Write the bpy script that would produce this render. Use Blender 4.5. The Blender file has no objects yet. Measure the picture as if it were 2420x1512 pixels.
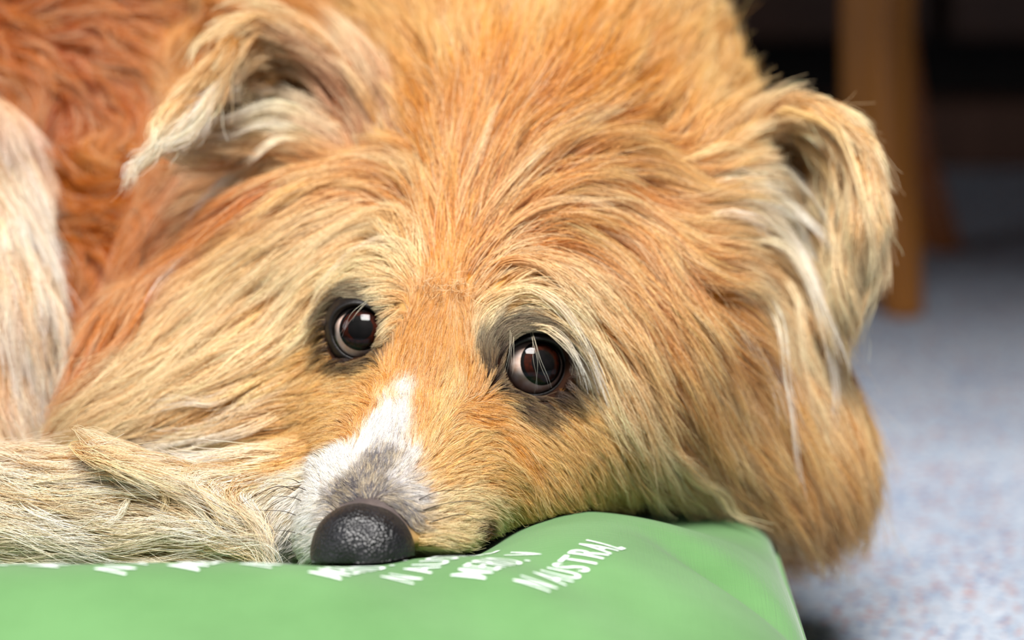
import bpy, bmesh, math
import numpy as np
from mathutils import Vector, Matrix

rng = np.random.default_rng(7)
scene = bpy.context.scene
col = scene.collection

# ------------------------------------------------------------------ camera
IMG_W, IMG_H = 2420, 1512
LENS, SENSOR = 96.0, 36.0
FPX = IMG_W * LENS / SENSOR                 # focal length in pixels
PITCH = math.radians(12.0)
CAM = np.array([0.0, -0.80, 0.30])
FWD = np.array([0.0, math.cos(PITCH), -math.sin(PITCH)])
RGT = np.array([1.0, 0.0, 0.0])
UPV = np.array([0.0, math.sin(PITCH), math.cos(PITCH)])

cam_data = bpy.data.cameras.new('camera')
cam_data.lens, cam_data.sensor_width = LENS, SENSOR
cam_data.clip_start, cam_data.clip_end = 0.02, 50
cam_data.dof.use_dof = True
cam_data.dof.focus_distance = 0.772
cam_data.dof.aperture_fstop = 6.6
cam = bpy.data.objects.new('camera', cam_data)
col.objects.link(cam)
cam.location = CAM
cam.rotation_euler = (math.pi / 2 - PITCH, 0, 0)
scene.camera = cam

# ------------------------------------------------------------------ light
world = bpy.data.worlds.new('room_ambient')
scene.world = world
world.use_nodes = True
world.node_tree.nodes['Background'].inputs[0].default_value = (0.90, 0.95, 1.0, 1)
world.node_tree.nodes['Background'].inputs[1].default_value = 0.09

def area_light(name, loc, target, sx, sy, power, color):
    ld = bpy.data.lights.new(name, 'AREA')
    ld.shape, ld.size, ld.size_y = 'RECTANGLE', sx, sy
    ld.energy, ld.color = power, color
    o = bpy.data.objects.new(name, ld)
    col.objects.link(o)
    o.location = loc
    o.rotation_euler = (Vector(target) - Vector(loc)).to_track_quat('-Z', 'Y').to_euler()
    return o

area_light('window_daylight', (0.02, -1.05, 2.25), (0, 0.05, 0.1), 1.0, 0.8, 112, (1.0, 0.97, 0.93))
area_light('side_fill_light', (-2.1, -0.75, 1.25), (-0.05, 0.0, 0.1), 0.7, 0.9, 9, (0.94, 0.97, 1.0))  # fill added at the left to brighten the fur; no window known there

vs = scene.view_settings
scene.display_settings.display_device = 'sRGB'
vs.view_transform, vs.look = 'Standard', 'None'
vs.exposure, vs.gamma, vs.use_curve_mapping = 0.42, 1.0, False
scene.cycles.use_denoising = True
scene.cycles.max_bounces = 8
scene.cycles.diffuse_bounces = 2
scene.cycles.use_adaptive_sampling = True
scene.cycles.adaptive_threshold = 0.02
scene.cycles.glossy_bounces = 3
scene.cycles.transmission_bounces = 6
scene.cycles.transparent_max_bounces = 8
scene.cycles.caustics_reflective = False
scene.cycles.caustics_refractive = False

# ------------------------------------------------------------------ helpers
def srgb(r, g, b):
    c = np.array([r, g, b], float) / 255.0
    return np.where(c <= 0.04045, c / 12.92, ((c + 0.055) / 1.055) ** 2.4)

def W(px, py, d):
    """a point of the place at depth d (metres) seen in direction (px, py)"""
    return CAM + d * (FWD + RGT * (px - IMG_W / 2) / FPX + UPV * (IMG_H / 2 - py) / FPX)

def project(P):
    q = np.asarray(P) - CAM
    d = q @ FWD
    return np.stack([IMG_W / 2 + FPX * (q @ RGT) / d, IMG_H / 2 - FPX * (q @ UPV) / d, d], -1)

def tag(o, label=None, cat=None, group=None, kind=None):
    for k, v in (('label', label), ('category', cat), ('group', group), ('kind', kind)):
        if v:
            o[k] = v
    return o

def empty(name, loc):
    o = bpy.data.objects.new(name, None)
    o.empty_display_size = 0.02
    o.location = loc
    col.objects.link(o)
    return o

def mesh_obj(name, verts, faces, mat, parent=None, smooth=True):
    me = bpy.data.meshes.new(name)
    me.from_pydata([tuple(map(float, v)) for v in verts], [], [tuple(map(int, f)) for f in faces])
    if smooth:
        me.polygons.foreach_set('use_smooth', [True] * len(me.polygons))
    me.update()
    me.materials.append(mat)
    o = bpy.data.objects.new(name, me)
    col.objects.link(o)
    if parent is not None:
        o.parent = parent
        o.matrix_parent_inverse = Matrix.Translation(parent.location).inverted()
    return o

def bm_obj(name, bm, mat, parent=None, smooth=False):
    me = bpy.data.meshes.new(name)
    bm.to_mesh(me)
    bm.free()
    if smooth:
        me.polygons.foreach_set('use_smooth', [True] * len(me.polygons))
    me.materials.append(mat)
    o = bpy.data.objects.new(name, me)
    col.objects.link(o)
    if parent is not None:
        o.parent = parent
        o.matrix_parent_inverse = Matrix.Translation(parent.location).inverted()
    return o

def add_box(bm, x0, x1, y0, y1, z0, z1, bevel=0.0):
    r = bmesh.ops.create_cube(bm, size=1.0)
    vv = r['verts']
    for v in vv:
        v.co = Vector(((x0 + x1) / 2 + v.co.x * (x1 - x0), (y0 + y1) / 2 + v.co.y * (y1 - y0), (z0 + z1) / 2 + v.co.z * (z1 - z0)))
    if bevel:
        ee = list({e for v in vv for e in v.link_edges})
        bmesh.ops.bevel(bm, geom=ee, offset=bevel, segments=2, affect='EDGES', profile=0.6)

def box_obj(name, x0, x1, y0, y1, z0, z1, mat, parent=None, bevel=0.0):
    bm = bmesh.new()
    add_box(bm, x0, x1, y0, y1, z0, z1, bevel)
    return bm_obj(name, bm, mat, parent)

def nodes_mat(name):
    m = bpy.data.materials.new(name)
    m.use_nodes = True
    nt = m.node_tree
    return m, nt, nt.nodes['Principled BSDF']

def link(nt, a, b):
    nt.links.new(a, b)

def ramp_node(nt, stops):
    r = nt.nodes.new('ShaderNodeValToRGB')
    el = r.color_ramp.elements
    while len(el) < len(stops):
        el.new(0.5)
    for e, (p, c) in zip(el, stops):
        e.position = p
        e.color = (*c, 1)
    return r

def tex(nt, kind, scale, coord='Object', **kw):
    tc = nt.nodes.new('ShaderNodeTexCoord')
    t = nt.nodes.new(kind)
    t.inputs['Scale'].default_value = scale
    for k, v in kw.items():
        t.inputs[k].default_value = v
    link(nt, tc.outputs[coord], t.inputs['Vector'])
    return t

def plain_mat(name, color, rough=0.6, spec=0.4):
    m, nt, b = nodes_mat(name)
    n = tex(nt, 'ShaderNodeTexNoise', 60.0)
    r = ramp_node(nt, [(0.3, tuple(np.array(color) * 0.9)), (0.7, tuple(np.minimum(np.array(color) * 1.1, 1)))])
    link(nt, n.outputs['Fac'], r.inputs['Fac'])
    link(nt, r.outputs['Color'], b.inputs['Base Color'])
    b.inputs['Roughness'].default_value = rough
    b.inputs['Specular IOR Level'].default_value = spec
    return m

def wood_mat(name, c0, c1, rough=0.4):
    m, nt, b = nodes_mat(name)
    tc = nt.nodes.new('ShaderNodeTexCoord')
    mp = nt.nodes.new('ShaderNodeMapping')
    mp.inputs['Scale'].default_value = (60, 60, 6)
    link(nt, tc.outputs['Object'], mp.inputs['Vector'])
    n = nt.nodes.new('ShaderNodeTexNoise')
    n.inputs['Scale'].default_value = 1.0
    n.inputs['Detail'].default_value = 5
    n.inputs['Distortion'].default_value = 0.6
    link(nt, mp.outputs['Vector'], n.inputs['Vector'])
    r = ramp_node(nt, [(0.3, tuple(c0)), (0.7, tuple(c1))])
    link(nt, n.outputs['Fac'], r.inputs['Fac'])
    link(nt, r.outputs['Color'], b.inputs['Base Color'])
    b.inputs['Roughness'].default_value = rough
    return m

# ------------------------------------------------------------------ floor, wall, background furniture
def carpet_mat():
    m, nt, b = nodes_mat('speckled_carpet')
    v = tex(nt, 'ShaderNodeTexVoronoi', 420.0)
    r = ramp_node(nt, [(0.0, srgb(164, 173, 186)), (0.42, srgb(148, 159, 176)), (0.62, srgb(176, 183, 194)),
                       (0.80, srgb(116, 134, 162)), (0.90, srgb(160, 124, 120)), (1.0, srgb(84, 104, 130))])
    r.color_ramp.interpolation = 'CONSTANT'
    sep = nt.nodes.new('ShaderNodeSeparateColor')
    link(nt, v.outputs['Color'], sep.inputs[0])
    link(nt, sep.outputs[0], r.inputs['Fac'])
    n = tex(nt, 'ShaderNodeTexNoise', 14.0, Detail=4.0)
    r2 = ramp_node(nt, [(0.3, (0.84, 0.86, 0.9)), (0.7, (1, 1, 1))])
    link(nt, n.outputs['Fac'], r2.inputs['Fac'])
    mx = nt.nodes.new('ShaderNodeMix')
    mx.data_type, mx.blend_type = 'RGBA', 'MULTIPLY'
    mx.inputs[0].default_value = 1.0
    link(nt, r.outputs['Color'], mx.inputs[6])
    link(nt, r2.outputs['Color'], mx.inputs[7])
    link(nt, mx.outputs[2], b.inputs['Base Color'])
    bp = nt.nodes.new('ShaderNodeBump')
    bp.inputs['Strength'].default_value = 0.5
    bp.inputs['Distance'].default_value = 0.002
    link(nt, v.outputs['Distance'], bp.inputs['Height'])
    link(nt, bp.outputs['Normal'], b.inputs['Normal'])
    b.inputs['Roughness'].default_value = 0.9
    b.inputs['Specular IOR Level'].default_value = 0.15
    return m

o = box_obj('floor', -2.5, 2.5, -2.6, 2.6, -0.05, 0.0, carpet_mat())
tag(o, 'pale blue grey carpet flecked with red and blue', 'floor', kind='structure')
o = box_obj('wall_back', -2.5, 2.5, 2.6, 2.7, -0.05, 2.5, plain_mat('brown_wall', srgb(92, 74, 60), 0.9, 0.1))
tag(o, 'dim brown wall behind the dark sideboard', 'wall', kind='structure')

oak = wood_mat('honey_oak', srgb(160, 98, 34), srgb(178, 114, 44), 0.35)
oak_red = wood_mat('reddish_oak', srgb(150, 82, 34), srgb(172, 98, 42), 0.35)
dark_wood = wood_mat('dark_stained_wood', srgb(58, 36, 26), srgb(74, 46, 32), 0.5)
black_wood = plain_mat('black_wood_and_gap_shade', srgb(24, 18, 15), 0.6, 0.3)
plinth_wood = wood_mat('brown_plinth_wood', srgb(96, 66, 52), srgb(112, 78, 62), 0.6)

def swept_bar(name, path, mat, parent, rot=0.0):
    """tapered square bar through (point, half width) stations, edges rounded"""
    verts, faces = [], []
    n = 40
    for (p, hw) in path:
        for k in range(n):
            a = 2 * math.pi * k / n + rot
            # superellipse section
            ca, sa = math.cos(a - rot), math.sin(a - rot)
            r = (abs(ca) ** 6 + abs(sa) ** 6) ** (-1 / 6)
            verts.append((p[0] + hw * r * math.cos(a), p[1] + hw * r * math.sin(a), p[2]))
    m = len(path)
    for i in range(m - 1):
        for k in range(n):
            faces.append((i * n + k, i * n + (k + 1) % n, (i + 1) * n + (k + 1) % n, (i + 1) * n + k))
    faces.append(tuple(range(n - 1, -1, -1)))
    faces.append(tuple(range((m - 1) * n, m * n)))
    return mesh_obj(name, verts, faces, mat, parent, smooth=True)

def floor_hit(px, py, z=0.0):
    v = FWD + RGT * (px - IMG_W / 2) / FPX + UPV * (IMG_H / 2 - py) / FPX
    t = (z - CAM[2]) / v[2]
    return CAM + t * v, t

def catmull(P, n):
    P = np.array(P, float)
    t = np.linspace(0, len(P) - 1 - 1e-9, n)
    i = t.astype(int); f = (t - i)[:, None]
    g = lambda j: P[np.clip(j, 0, len(P) - 1)]
    p0, p1, p2, p3 = g(i - 1), g(i), g(i + 1), g(i + 2)
    return 0.5 * (2 * p1 + (p2 - p0) * f + (2 * p0 - 5 * p1 + 4 * p2 - p3) * f ** 2 + (3 * p1 - p0 - 3 * p2 + p3) * f ** 3)

# wooden stool: front leg foot about 1.45 m from the lens, rear leg behind it
foot, dch = floor_hit(2136, 745)
CH = empty('wooden_stool', (foot[0] + 0.2, foot[1] + 0.2, 0))
tag(CH, 'honey-coloured wooden stool with curved tapering legs standing on the carpet', 'stool')
def leg_path(stations, dd):
    return [(W(px, py, dd), hw / (FPX / dd)) for (px, py, hw) in stations]
st = leg_path([(2136, 738, 38), (2122, 660, 44), (2102, 560, 54), (2080, 440, 62), (2064, 300, 66), (2056, 120, 68), (2053, -80, 69)], dch)
st[0] = (np.array([st[0][0][0], st[0][0][1], 0.0]), st[0][1])
base_y = foot[1]
st = [(np.array([p[0], base_y + (p[1] - base_y) * 0.0, p[2]]), h) for p, h in st]
top = st[-1][0]
st += [(np.array([top[0], base_y, 0.30]), 0.019), (np.array([top[0], base_y, 0.425]), 0.019)]
st = [(p, h) for k in range(1) for (p, h) in [(q[:3], q[3]) for q in catmull([[*p, h] for p, h in st], 40)]]
swept_bar('leg', st, oak, CH, rot=math.radians(45))
fx, fy = top[0], base_y
foot2, d2 = floor_hit(2232, 592)
rear = [(foot2 * np.array([1, 1, 0]), 0.010), (W(2195, 500, d2) , 0.0115), (W(2155, 400, d2), 0.013), (W(2120, 300, d2), 0.014)]
rear = [(np.array([p[0], foot2[1], max(p[2], 0)]), h) for p, h in rear]
rt = rear[-1][0]
rear += [(np.array([rt[0] - 0.03, foot2[1], 0.25]), 0.016), (np.array([rt[0] - 0.035, foot2[1], 0.425]), 0.017)]
rear = [(q[:3], q[3]) for q in catmull([[*p, h] for p, h in rear], 24)]
swept_bar('leg', rear, oak_red, CH, rot=math.radians(20))
# far pair of legs and the seat (beyond the frame)
for (dx, dy) in ((0.40, 0.02), (0.36, 0.42)):
    pth = [(np.array([fx + dx + 0.03, fy + dy, 0.0]), 0.012), (np.array([fx + dx, fy + dy, 0.18]), 0.017), (np.array([fx + dx, fy + dy, 0.425]), 0.019)]
    swept_bar('leg', pth, oak, CH, rot=0.4)
box_obj('seat', fx - 0.03, fx + 0.44, fy - 0.04, fy + 0.46, 0.425, 0.452, oak, CH, 0.008)

# dark sideboard behind the chair
SB = empty('sideboard', (0.5, 1.55, 0))
tag(SB, 'low dark-stained wooden sideboard with a brown plinth behind the wooden stool', 'sideboard')
pf, dpl = floor_hit(2300, 400)
yb = pf[1]
box_obj('plinth', -0.9, 1.5, yb, yb + 0.40, 0.0, 0.046, plinth_wood, SB, 0.003)
box_obj('shadow_gap_rail', -0.9, 1.5, yb + 0.05, yb + 0.40, 0.046, 0.085, black_wood, SB)  # black colour paints in the shade of the gap above the plinth
box_obj('body', -0.9, 1.5, yb + 0.03, yb + 0.42, 0.085, 0.72, black_wood, SB)
for k in range(4):
    x0 = -0.88 + k * 0.595
    d = box_obj('door', x0, x0 + 0.58, yb - 0.0, yb + 0.03, 0.092, 0.69, dark_wood, SB, 0.004)
    bm = bmesh.new()
    bmesh.ops.create_uvsphere(bm, u_segments=16, v_segments=10, radius=0.014, matrix=Matrix.Translation((x0 + (0.52 if k % 2 == 0 else 0.06), yb - 0.016, 0.40)))
    bm_obj('knob', bm, oak_red, SB, True)
box_obj('top', -0.93, 1.53, yb - 0.03, yb + 0.44, 0.72, 0.75, dark_wood, SB, 0.004)

# unseen table, added out of frame so its top shades the far floor
TB = empty('shade_table', (0.75, 1.3, 0))
tag(TB, 'unseen dark wooden table added over the stool to shade the far floor', 'table')
box_obj('table_top', -0.55, 1.8, 0.0, yb - 0.10, 0.73, 0.765, dark_wood, TB, 0.006)
for (x, y) in ((0.72, 0.12), (-0.52, yb - 0.18), (1.72, 0.12), (1.72, yb - 0.18)):
    box_obj('leg', x, x + 0.05, y, y + 0.05, 0.0, 0.73, dark_wood, TB, 0.004)

# ------------------------------------------------------------------ cushion
PX0, PX1, PY0, PY1 = -0.46, 0.0835, -0.205, 0.40
def pillow_top(x, y):
    u = (x - (PX0 + PX1) / 2) / ((PX1 - PX0) / 2)
    v = (y - (PY0 + PY1) / 2) / ((PY1 - PY0) / 2)
    # the right side runs back and outwards at the rear corner
    prof = np.sqrt(np.clip(1 - np.abs(u) ** 7, 0, 1)) * np.sqrt(np.clip(1 - np.abs(v) ** 8, 0, 1))
    z = 0.045 + 0.043 * prof
    g = lambda cx, cy, sx, sy: np.exp(-((x - cx) / sx) ** 2 - ((y - cy) / sy) ** 2)
    # lip in front of the muzzle, hollow under muzzle and leg, swell at the right, crease before the rear corner
    sg = lambda t: 1 / (1 + np.exp(-np.clip(t, -40, 40)))
    left = sg(-(x + 0.004) / 0.012)
    z = z + prof * (0.0035 * g(-0.16, -0.120, 0.16, 0.020) - 0.024 * np.exp(-((y + 0.040) / 0.042) ** 2) * left
                    - 0.020 * sg((y - 0.02) / 0.02) * left
                    + 0.0025 * g(0.022, -0.072, 0.030, 0.04) - 0.016 * g(0.05, 0.01, 0.05, 0.035) - 0.020 * g(0.02, 0.14, 0.12, 0.10))
    s = (y + 0.058) + 0.85 * (x - 0.04)
    z = z - prof * 0.011 * np.exp(-(s / 0.012) ** 2) * (1 / (1 + np.exp(-(x - 0.045) / 0.006)))
    z = z + prof * 0.0012 * np.sin(55 * x + 90 * y + 3 * np.sin(30 * x)) * np.exp(-((y + 0.12) / 0.06) ** 2)
    return z

def cushion_mat():
    m, nt, b = nodes_mat('green_cotton')
    n = tex(nt, 'ShaderNodeTexNoise', 22.0, Detail=5.0)
    r = ramp_node(nt, [(0.35, srgb(84, 126, 74)), (0.65, srgb(94, 138, 84))])
    link(nt, n.outputs['Fac'], r.inputs['Fac'])
    link(nt, r.outputs['Color'], b.inputs['Base Color'])
    b.inputs['Roughness'].default_value = 0.85
    b.inputs['Specular IOR Level'].default_value = 0.2
    b.inputs['Sheen Weight'].default_value = 0.25
    b.inputs['Sheen Roughness'].default_value = 0.5
    tc = nt.nodes.new('ShaderNodeTexCoord')
    hs = []
    for ax in ((1700, 60, 60), (60, 1700, 60)):
        mp = nt.nodes.new('ShaderNodeMapping')
        mp.inputs['Scale'].default_value = ax
        link(nt, tc.outputs['Object'], mp.inputs['Vector'])
        nn = nt.nodes.new('ShaderNodeTexNoise')
        nn.inputs['Scale'].default_value = 1.0
        link(nt, mp.outputs['Vector'], nn.inputs['Vector'])
        hs.append(nn)
    ad = nt.nodes.new('ShaderNodeMath')
    ad.operation = 'ADD'
    link(nt, hs[0].outputs['Fac'], ad.inputs[0])
    link(nt, hs[1].outputs['Fac'], ad.inputs[1])
    bp = nt.nodes.new('ShaderNodeBump')
    bp.inputs['Strength'].default_value = 0.35
    bp.inputs['Distance'].default_value = 0.0006
    link(nt, ad.outputs[0], bp.inputs['Height'])
    link(nt, bp.outputs['Normal'], b.inputs['Normal'])
    return m

PIL = empty('cushion', ((PX0 + PX1) / 2, (PY0 + PY1) / 2, 0))
tag(PIL, 'soft green cotton cushion printed with white capital letters, under the dog', 'cushion')
nx, ny = 240, 220
tx = np.linspace(-1, 1, nx); ty = np.linspace(-1, 1, ny)
tx = np.sign(tx) * (1 - (1 - np.abs(tx)) ** 1.6); ty = np.sign(ty) * (1 - (1 - np.abs(ty)) ** 1.4)
gx, gy = np.meshgrid((PX0 + PX1) / 2 + tx * (PX1 - PX0) / 2, (PY0 + PY1) / 2 + ty * (PY1 - PY0) / 2)
zt = pillow_top(gx, gy)
uu = (gx - (PX0 + PX1) / 2) / ((PX1 - PX0) / 2); vv = (gy - (PY0 + PY1) / 2) / ((PY1 - PY0) / 2)
zb = 0.045 - 0.0445 * np.sqrt(np.clip(1 - np.abs(uu) ** 7, 0, 1)) * np.sqrt(np.clip(1 - np.abs(vv) ** 8, 0, 1))
V = np.concatenate([np.stack([gx, gy, zt], -1).reshape(-1, 3), np.stack([gx, gy, zb], -1).reshape(-1, 3)])
idx = np.arange(nx * ny).reshape(ny, nx)
a, b_, c, d = idx[:-1, :-1].ravel(), idx[:-1, 1:].ravel(), idx[1:, 1:].ravel(), idx[1:, :-1].ravel()
F = np.concatenate([np.stack([a, b_, c, d], -1), np.stack([d, c, b_, a], -1) + nx * ny])
cv = mesh_obj('cover', V, F, cushion_mat(), PIL)
bm = bmesh.new(); bm.from_mesh(cv.data); bmesh.ops.remove_doubles(bm, verts=bm.verts, dist=1e-5); bm.to_mesh(cv.data); bm.free()

# seam piping along the cushion's edge
pts = []
for k in range(160):
    t = 2 * math.pi * k / 160
    cx_, sx_ = math.cos(t), math.sin(t)
    r = (abs(cx_) ** 24 + abs(sx_) ** 24) ** (-1 / 24)
    pts.append(((PX0 + PX1) / 2 + r * cx_ * (PX1 - PX0) / 2, (PY0 + PY1) / 2 + r * sx_ * (PY1 - PY0) / 2, 0.045))
def tube_mesh(pts, rad, n=8, closed=False):
    P = np.array(pts, float)
    m = len(P)
    T = np.roll(P, -1, 0) - np.roll(P, 1, 0) if closed else np.gradient(P, axis=0)
    T /= np.linalg.norm(T, axis=1)[:, None] + 1e-12
    ref = np.array([0, 0, 1.0]) if abs(T[:, 2]).mean() < 0.8 else np.array([1.0, 0, 0])
    A = np.cross(T, ref); A /= np.linalg.norm(A, axis=1)[:, None] + 1e-12
    B = np.cross(T, A)
    rad = np.broadcast_to(np.asarray(rad, float), (m,))
    verts = np.concatenate([P[i] + rad[i] * (np.outer(np.cos(np.arange(n) * 2 * np.pi / n), A[i]) + np.outer(np.sin(np.arange(n) * 2 * np.pi / n), B[i])) for i in range(m)])
    faces = []
    for i in range(m if closed else m - 1):
        j = (i + 1) % m
        for k in range(n):
            faces.append((i * n + k, i * n + (k + 1) % n, j * n + (k + 1) % n, j * n + k))
    return verts, faces
v_, f_ = tube_mesh(pts, 0.0018, 8, True)
mesh_obj('seam_piping', v_, f_, cv.data.materials[0], PIL)

# printed lettering: rows of capitals running back over the cushion
print_mat, nt, b = nodes_mat('white_print_ink')
n_ = tex(nt, 'ShaderNodeTexNoise', 900.0)
r_ = ramp_node(nt, [(0.3, srgb(214, 236, 226)), (0.6, srgb(244, 252, 248))])
link(nt, n_.outputs['Fac'], r_.inputs['Fac'])
link(nt, r_.outputs['Color'], b.inputs['Base Color'])
b.inputs['Roughness'].default_value = 0.7
def print_row(txt, x_base, y_start, height, track=1.0, turn=math.radians(27), squeeze=0.60):
    cu = bpy.data.curves.new('print', 'FONT')
    cu.body = txt
    cu.size = 1.0
    cu.space_character = track
    cu.resolution_u = 3
    cu.offset = 0.006
    tmp = bpy.data.objects.new('print', cu)
    col.objects.link(tmp)
    dg = bpy.context.evaluated_depsgraph_get()
    me = bpy.data.meshes.new_from_object(tmp.evaluated_get(dg))
    bpy.data.objects.remove(tmp); bpy.data.curves.remove(cu)
    bm = bmesh.new(); bm.from_mesh(me); bpy.data.meshes.remove(me)
    bmesh.ops.subdivide_edges(bm, edges=[e for e in bm.edges if e.calc_length() > 0.12], cuts=3, use_grid_fill=True)
    bmesh.ops.triangulate(bm, faces=bm.faces)
    for v in bm.verts:
        lx, ly = v.co.x, v.co.y
        lx, ly = lx * squeeze * height / 0.70, ly * height / 0.70
        x = x_base + lx * math.sin(turn) - ly * math.cos(turn)
        y = y_start + lx * math.cos(turn) + ly * math.sin(turn)
        v.co = Vector((x, y, float(pillow_top(np.array(x), np.array(y))) + 0.00025))
    return bm_obj('printed_words', bm, print_mat, PIL)

# ================================================================== the dog
# ---- head frame (mm): x towards the dog's left eye, y towards the nose, z out of the forehead
EYE_MID = W(1062, 822, 0.800)
def cam_dir(x, y, z):
    return RGT * x + UPV * y - FWD * z
HX = cam_dir(51.4, -10.5, 10.0); HX /= np.linalg.norm(HX)
HY = cam_dir(-25.6, -53.0, 60.0); HY -= HX * (HX @ HY); HY /= np.linalg.norm(HY)
HZ = np.cross(HY, HX); HZ /= np.linalg.norm(HZ)
if HZ @ cam_dir(0, 1, 1) < 0:
    HZ = -HZ
def L(x, y, z):
    return EYE_MID + 0.001 * (HX * x + HY * y + HZ * z)
def to_local(P):
    q = (np.asarray(P) - EYE_MID) * 1000.0
    return np.stack([q @ HX, q @ HY, q @ HZ], -1)

EYES = [dict(c=W(865, 790, 0.8085), ax=cam_dir(-0.30, 0.16, 1.0), a=7.0, b=8.3, tilt=0.25, iris=(851, 774)),
        dict(c=W(1248, 868, 0.8030), ax=cam_dir(0.22, 0.10, 1.0), a=9.0, b=8.4, tilt=0.10, iris=(1285, 856))]
EYE_R = 0.0110
for e in EYES:
    e['ax'] = e['ax'] / np.linalg.norm(e['ax'])

# ---- distance field: smooth union of rounded cones and balls (metres)
PRIMS = []   # (a, b, ra, rb, k)
def cone(a, b, ra, rb, k=0.012):
    PRIMS.append((np.array(a, float), np.array(b, float), ra, rb, k))
def ball(a, r, k=0.014):
    a = np.array(a, float)
    PRIMS.append((a, a + np.array([1e-4, 0, 0]), r, r, k))

# head
cone(L(0, 4, -17), L(0, 66, -13), 0.0245, 0.0150, 0.010)          # muzzle
cone(L(0, 66, -13), L(0, 78, -9), 0.0150, 0.0120, 0.008)
cone(L(-13, 30, -22), L(-12, 64, -18), 0.020, 0.0130, 0.010)      # flews
cone(L(11, 30, -22), L(12, 64, -17), 0.020, 0.0135, 0.010)
cone(L(0, -2, -38), L(0, 62, -26), 0.020, 0.0110, 0.010)          # lower jaw
cone(L(0, -18, -18), L(0, -95, -16), 0.036, 0.046, 0.016)         # skull
ball(L(-20, -20, -5), 0.0175); ball(L(20, -20, -5), 0.0175)       # brows
cone(L(-30, -4, -24), L(-42, -60, -26), 0.016, 0.030, 0.016)      # cheek bones
cone(L(30, -4, -24), L(44, -60, -26), 0.018, 0.030, 0.016)
cone(L(26, 12, -34), L(44, -50, -58), 0.020, 0.030, 0.016)        # jaw muscle
cone(L(-26, 12, -34), L(-44, -50, -52), 0.018, 0.030, 0.016)
for e in EYES:
    ball(e['c'], 0.0120, 0.006)
# ear roots
ball(W(1640, 470, 0.885), 0.026, 0.014); ball(W(830, 330, 0.905), 0.022, 0.012)
# neck, ruff and chest behind the head
cone(W(1240, 330, 0.93), W(1130, 120, 1.00), 0.055, 0.075, 0.03)
cone(W(1460, 370, 0.945), W(1230, 40, 1.02), 0.046, 0.058, 0.03)
cone(W(1560, 760, 0.885), W(1800, 1080, 0.895), 0.036, 0.026, 0.03)
cone(W(1490, 890, 0.86), W(1740, 1095, 0.885), 0.026, 0.021, 0.02)
cone(W(1250, 930, 0.885), W(1500, 1000, 0.905), 0.048, 0.036, 0.03)
cone(W(1805, 780, 0.890), W(1850, 1050, 0.892), 0.016, 0.016, 0.025)
cone(W(700, 700, 0.875), W(470, 900, 0.875), 0.032, 0.034, 0.03)  # ruff on the dog's right cheek
cone(W(620, 1000, 0.845), W(380, 1040, 0.850), 0.026, 0.022, 0.02)
cone(W(700, 480, 0.955), W(420, 640, 0.955), 0.045, 0.045, 0.03)
# curled body: flank behind, haunch at the left
cone(W(900, 100, 1.08), W(160, 100, 1.08), 0.125, 0.125, 0.03)
ball(W(190, 330, 1.01), 0.074, 0.03)
cone(W(300, 560, 0.985), W(260, 900, 0.945), 0.045, 0.040, 0.02)
# pale hind leg at the left edge, foreleg lying on the cushion
cone(W(-150, 420, 0.905), W(-60, 760, 0.875), 0.030, 0.022, 0.010)
cone(W(-60, 760, 0.875), W(-60, 1060, 0.855), 0.022, 0.017, 0.010)
cone(W(-160, 1212, 0.800), W(300, 1224, 0.790), 0.0165, 0.0160, 0.008)
cone(W(300, 1224, 0.790), W(520, 1238, 0.785), 0.0160, 0.0140, 0.008)
ball(W(580, 1250, 0.783), 0.0125, 0.006)
ball(W(650, 1215, 0.800), 0.0190, 0.010)

# ear flaps: lofted from ribs, every rib a list of stations (px, py, depth)
def loft(ribs, n, m):
    R = [catmull([W(*s) for s in r], n) for r in ribs]
    R = np.stack(R)                                    # ribs, n, 3
    return np.stack([catmull(R[:, j], m) for j in range(n)]).reshape(-1, 3)
EAR_R = loft([
    [(1660, 380, .880), (1770, 300, .882), (1890, 250, .874), (1990, 300, .860), (2040, 400, .850), (2050, 510, .846)],
    [(1650, 440, .885), (1770, 380, .900), (1880, 350, .898), (1960, 420, .884), (2010, 530, .868), (2025, 630, .858)],
    [(1650, 520, .885), (1760, 480, .900), (1850, 490, .902), (1915, 560, .892), (1960, 650, .878), (1980, 730, .868)],
    [(1650, 600, .875), (1740, 590, .888), (1815, 610, .890), (1860, 660, .884), (1890, 710, .878), (1910, 760, .872)]], 34, 26)
EAR_L = loft([
    [(870, 200, .885), (740, 100, .888), (630, 58, .886), (545, 100, .874), (490, 190, .862), (430, 280, .850)],
    [(840, 270, .890), (740, 200, .902), (650, 180, .902), (570, 215, .890), (510, 265, .876), (440, 300, .860)],
    [(810, 340, .888), (730, 290, .902), (650, 285, .902), (580, 300, .892), (520, 318, .880), (450, 325, .866)],
    [(780, 400, .880), (720, 380, .892), (650, 370, .894), (590, 365, .888), (530, 358, .880), (465, 348, .870)]], 26, 26)
EAR_TH = 0.0032

def smin(a, b, k):
    h = np.clip(0.5 + 0.5 * (b - a) / k, 0, 1)
    return b + (a - b) * h - k * h * (1 - h)

def cloud_dist(P, C, lo_pad=0.03):
    out = np.full(len(P), 1.0, np.float32)
    lo, hi = C.min(0) - lo_pad, C.max(0) + lo_pad
    m = np.all((P > lo) & (P < hi), axis=1)
    ii = np.nonzero(m)[0]
    for s in range(0, len(ii), 20000):
        q = P[ii[s:s + 20000]]
        d2 = (q * q).sum(1)[:, None] + (C * C).sum(1)[None] - 2 * q @ C.T
        out[ii[s:s + 20000]] = np.sqrt(np.maximum(d2.min(1), 0))
    return out

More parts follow.
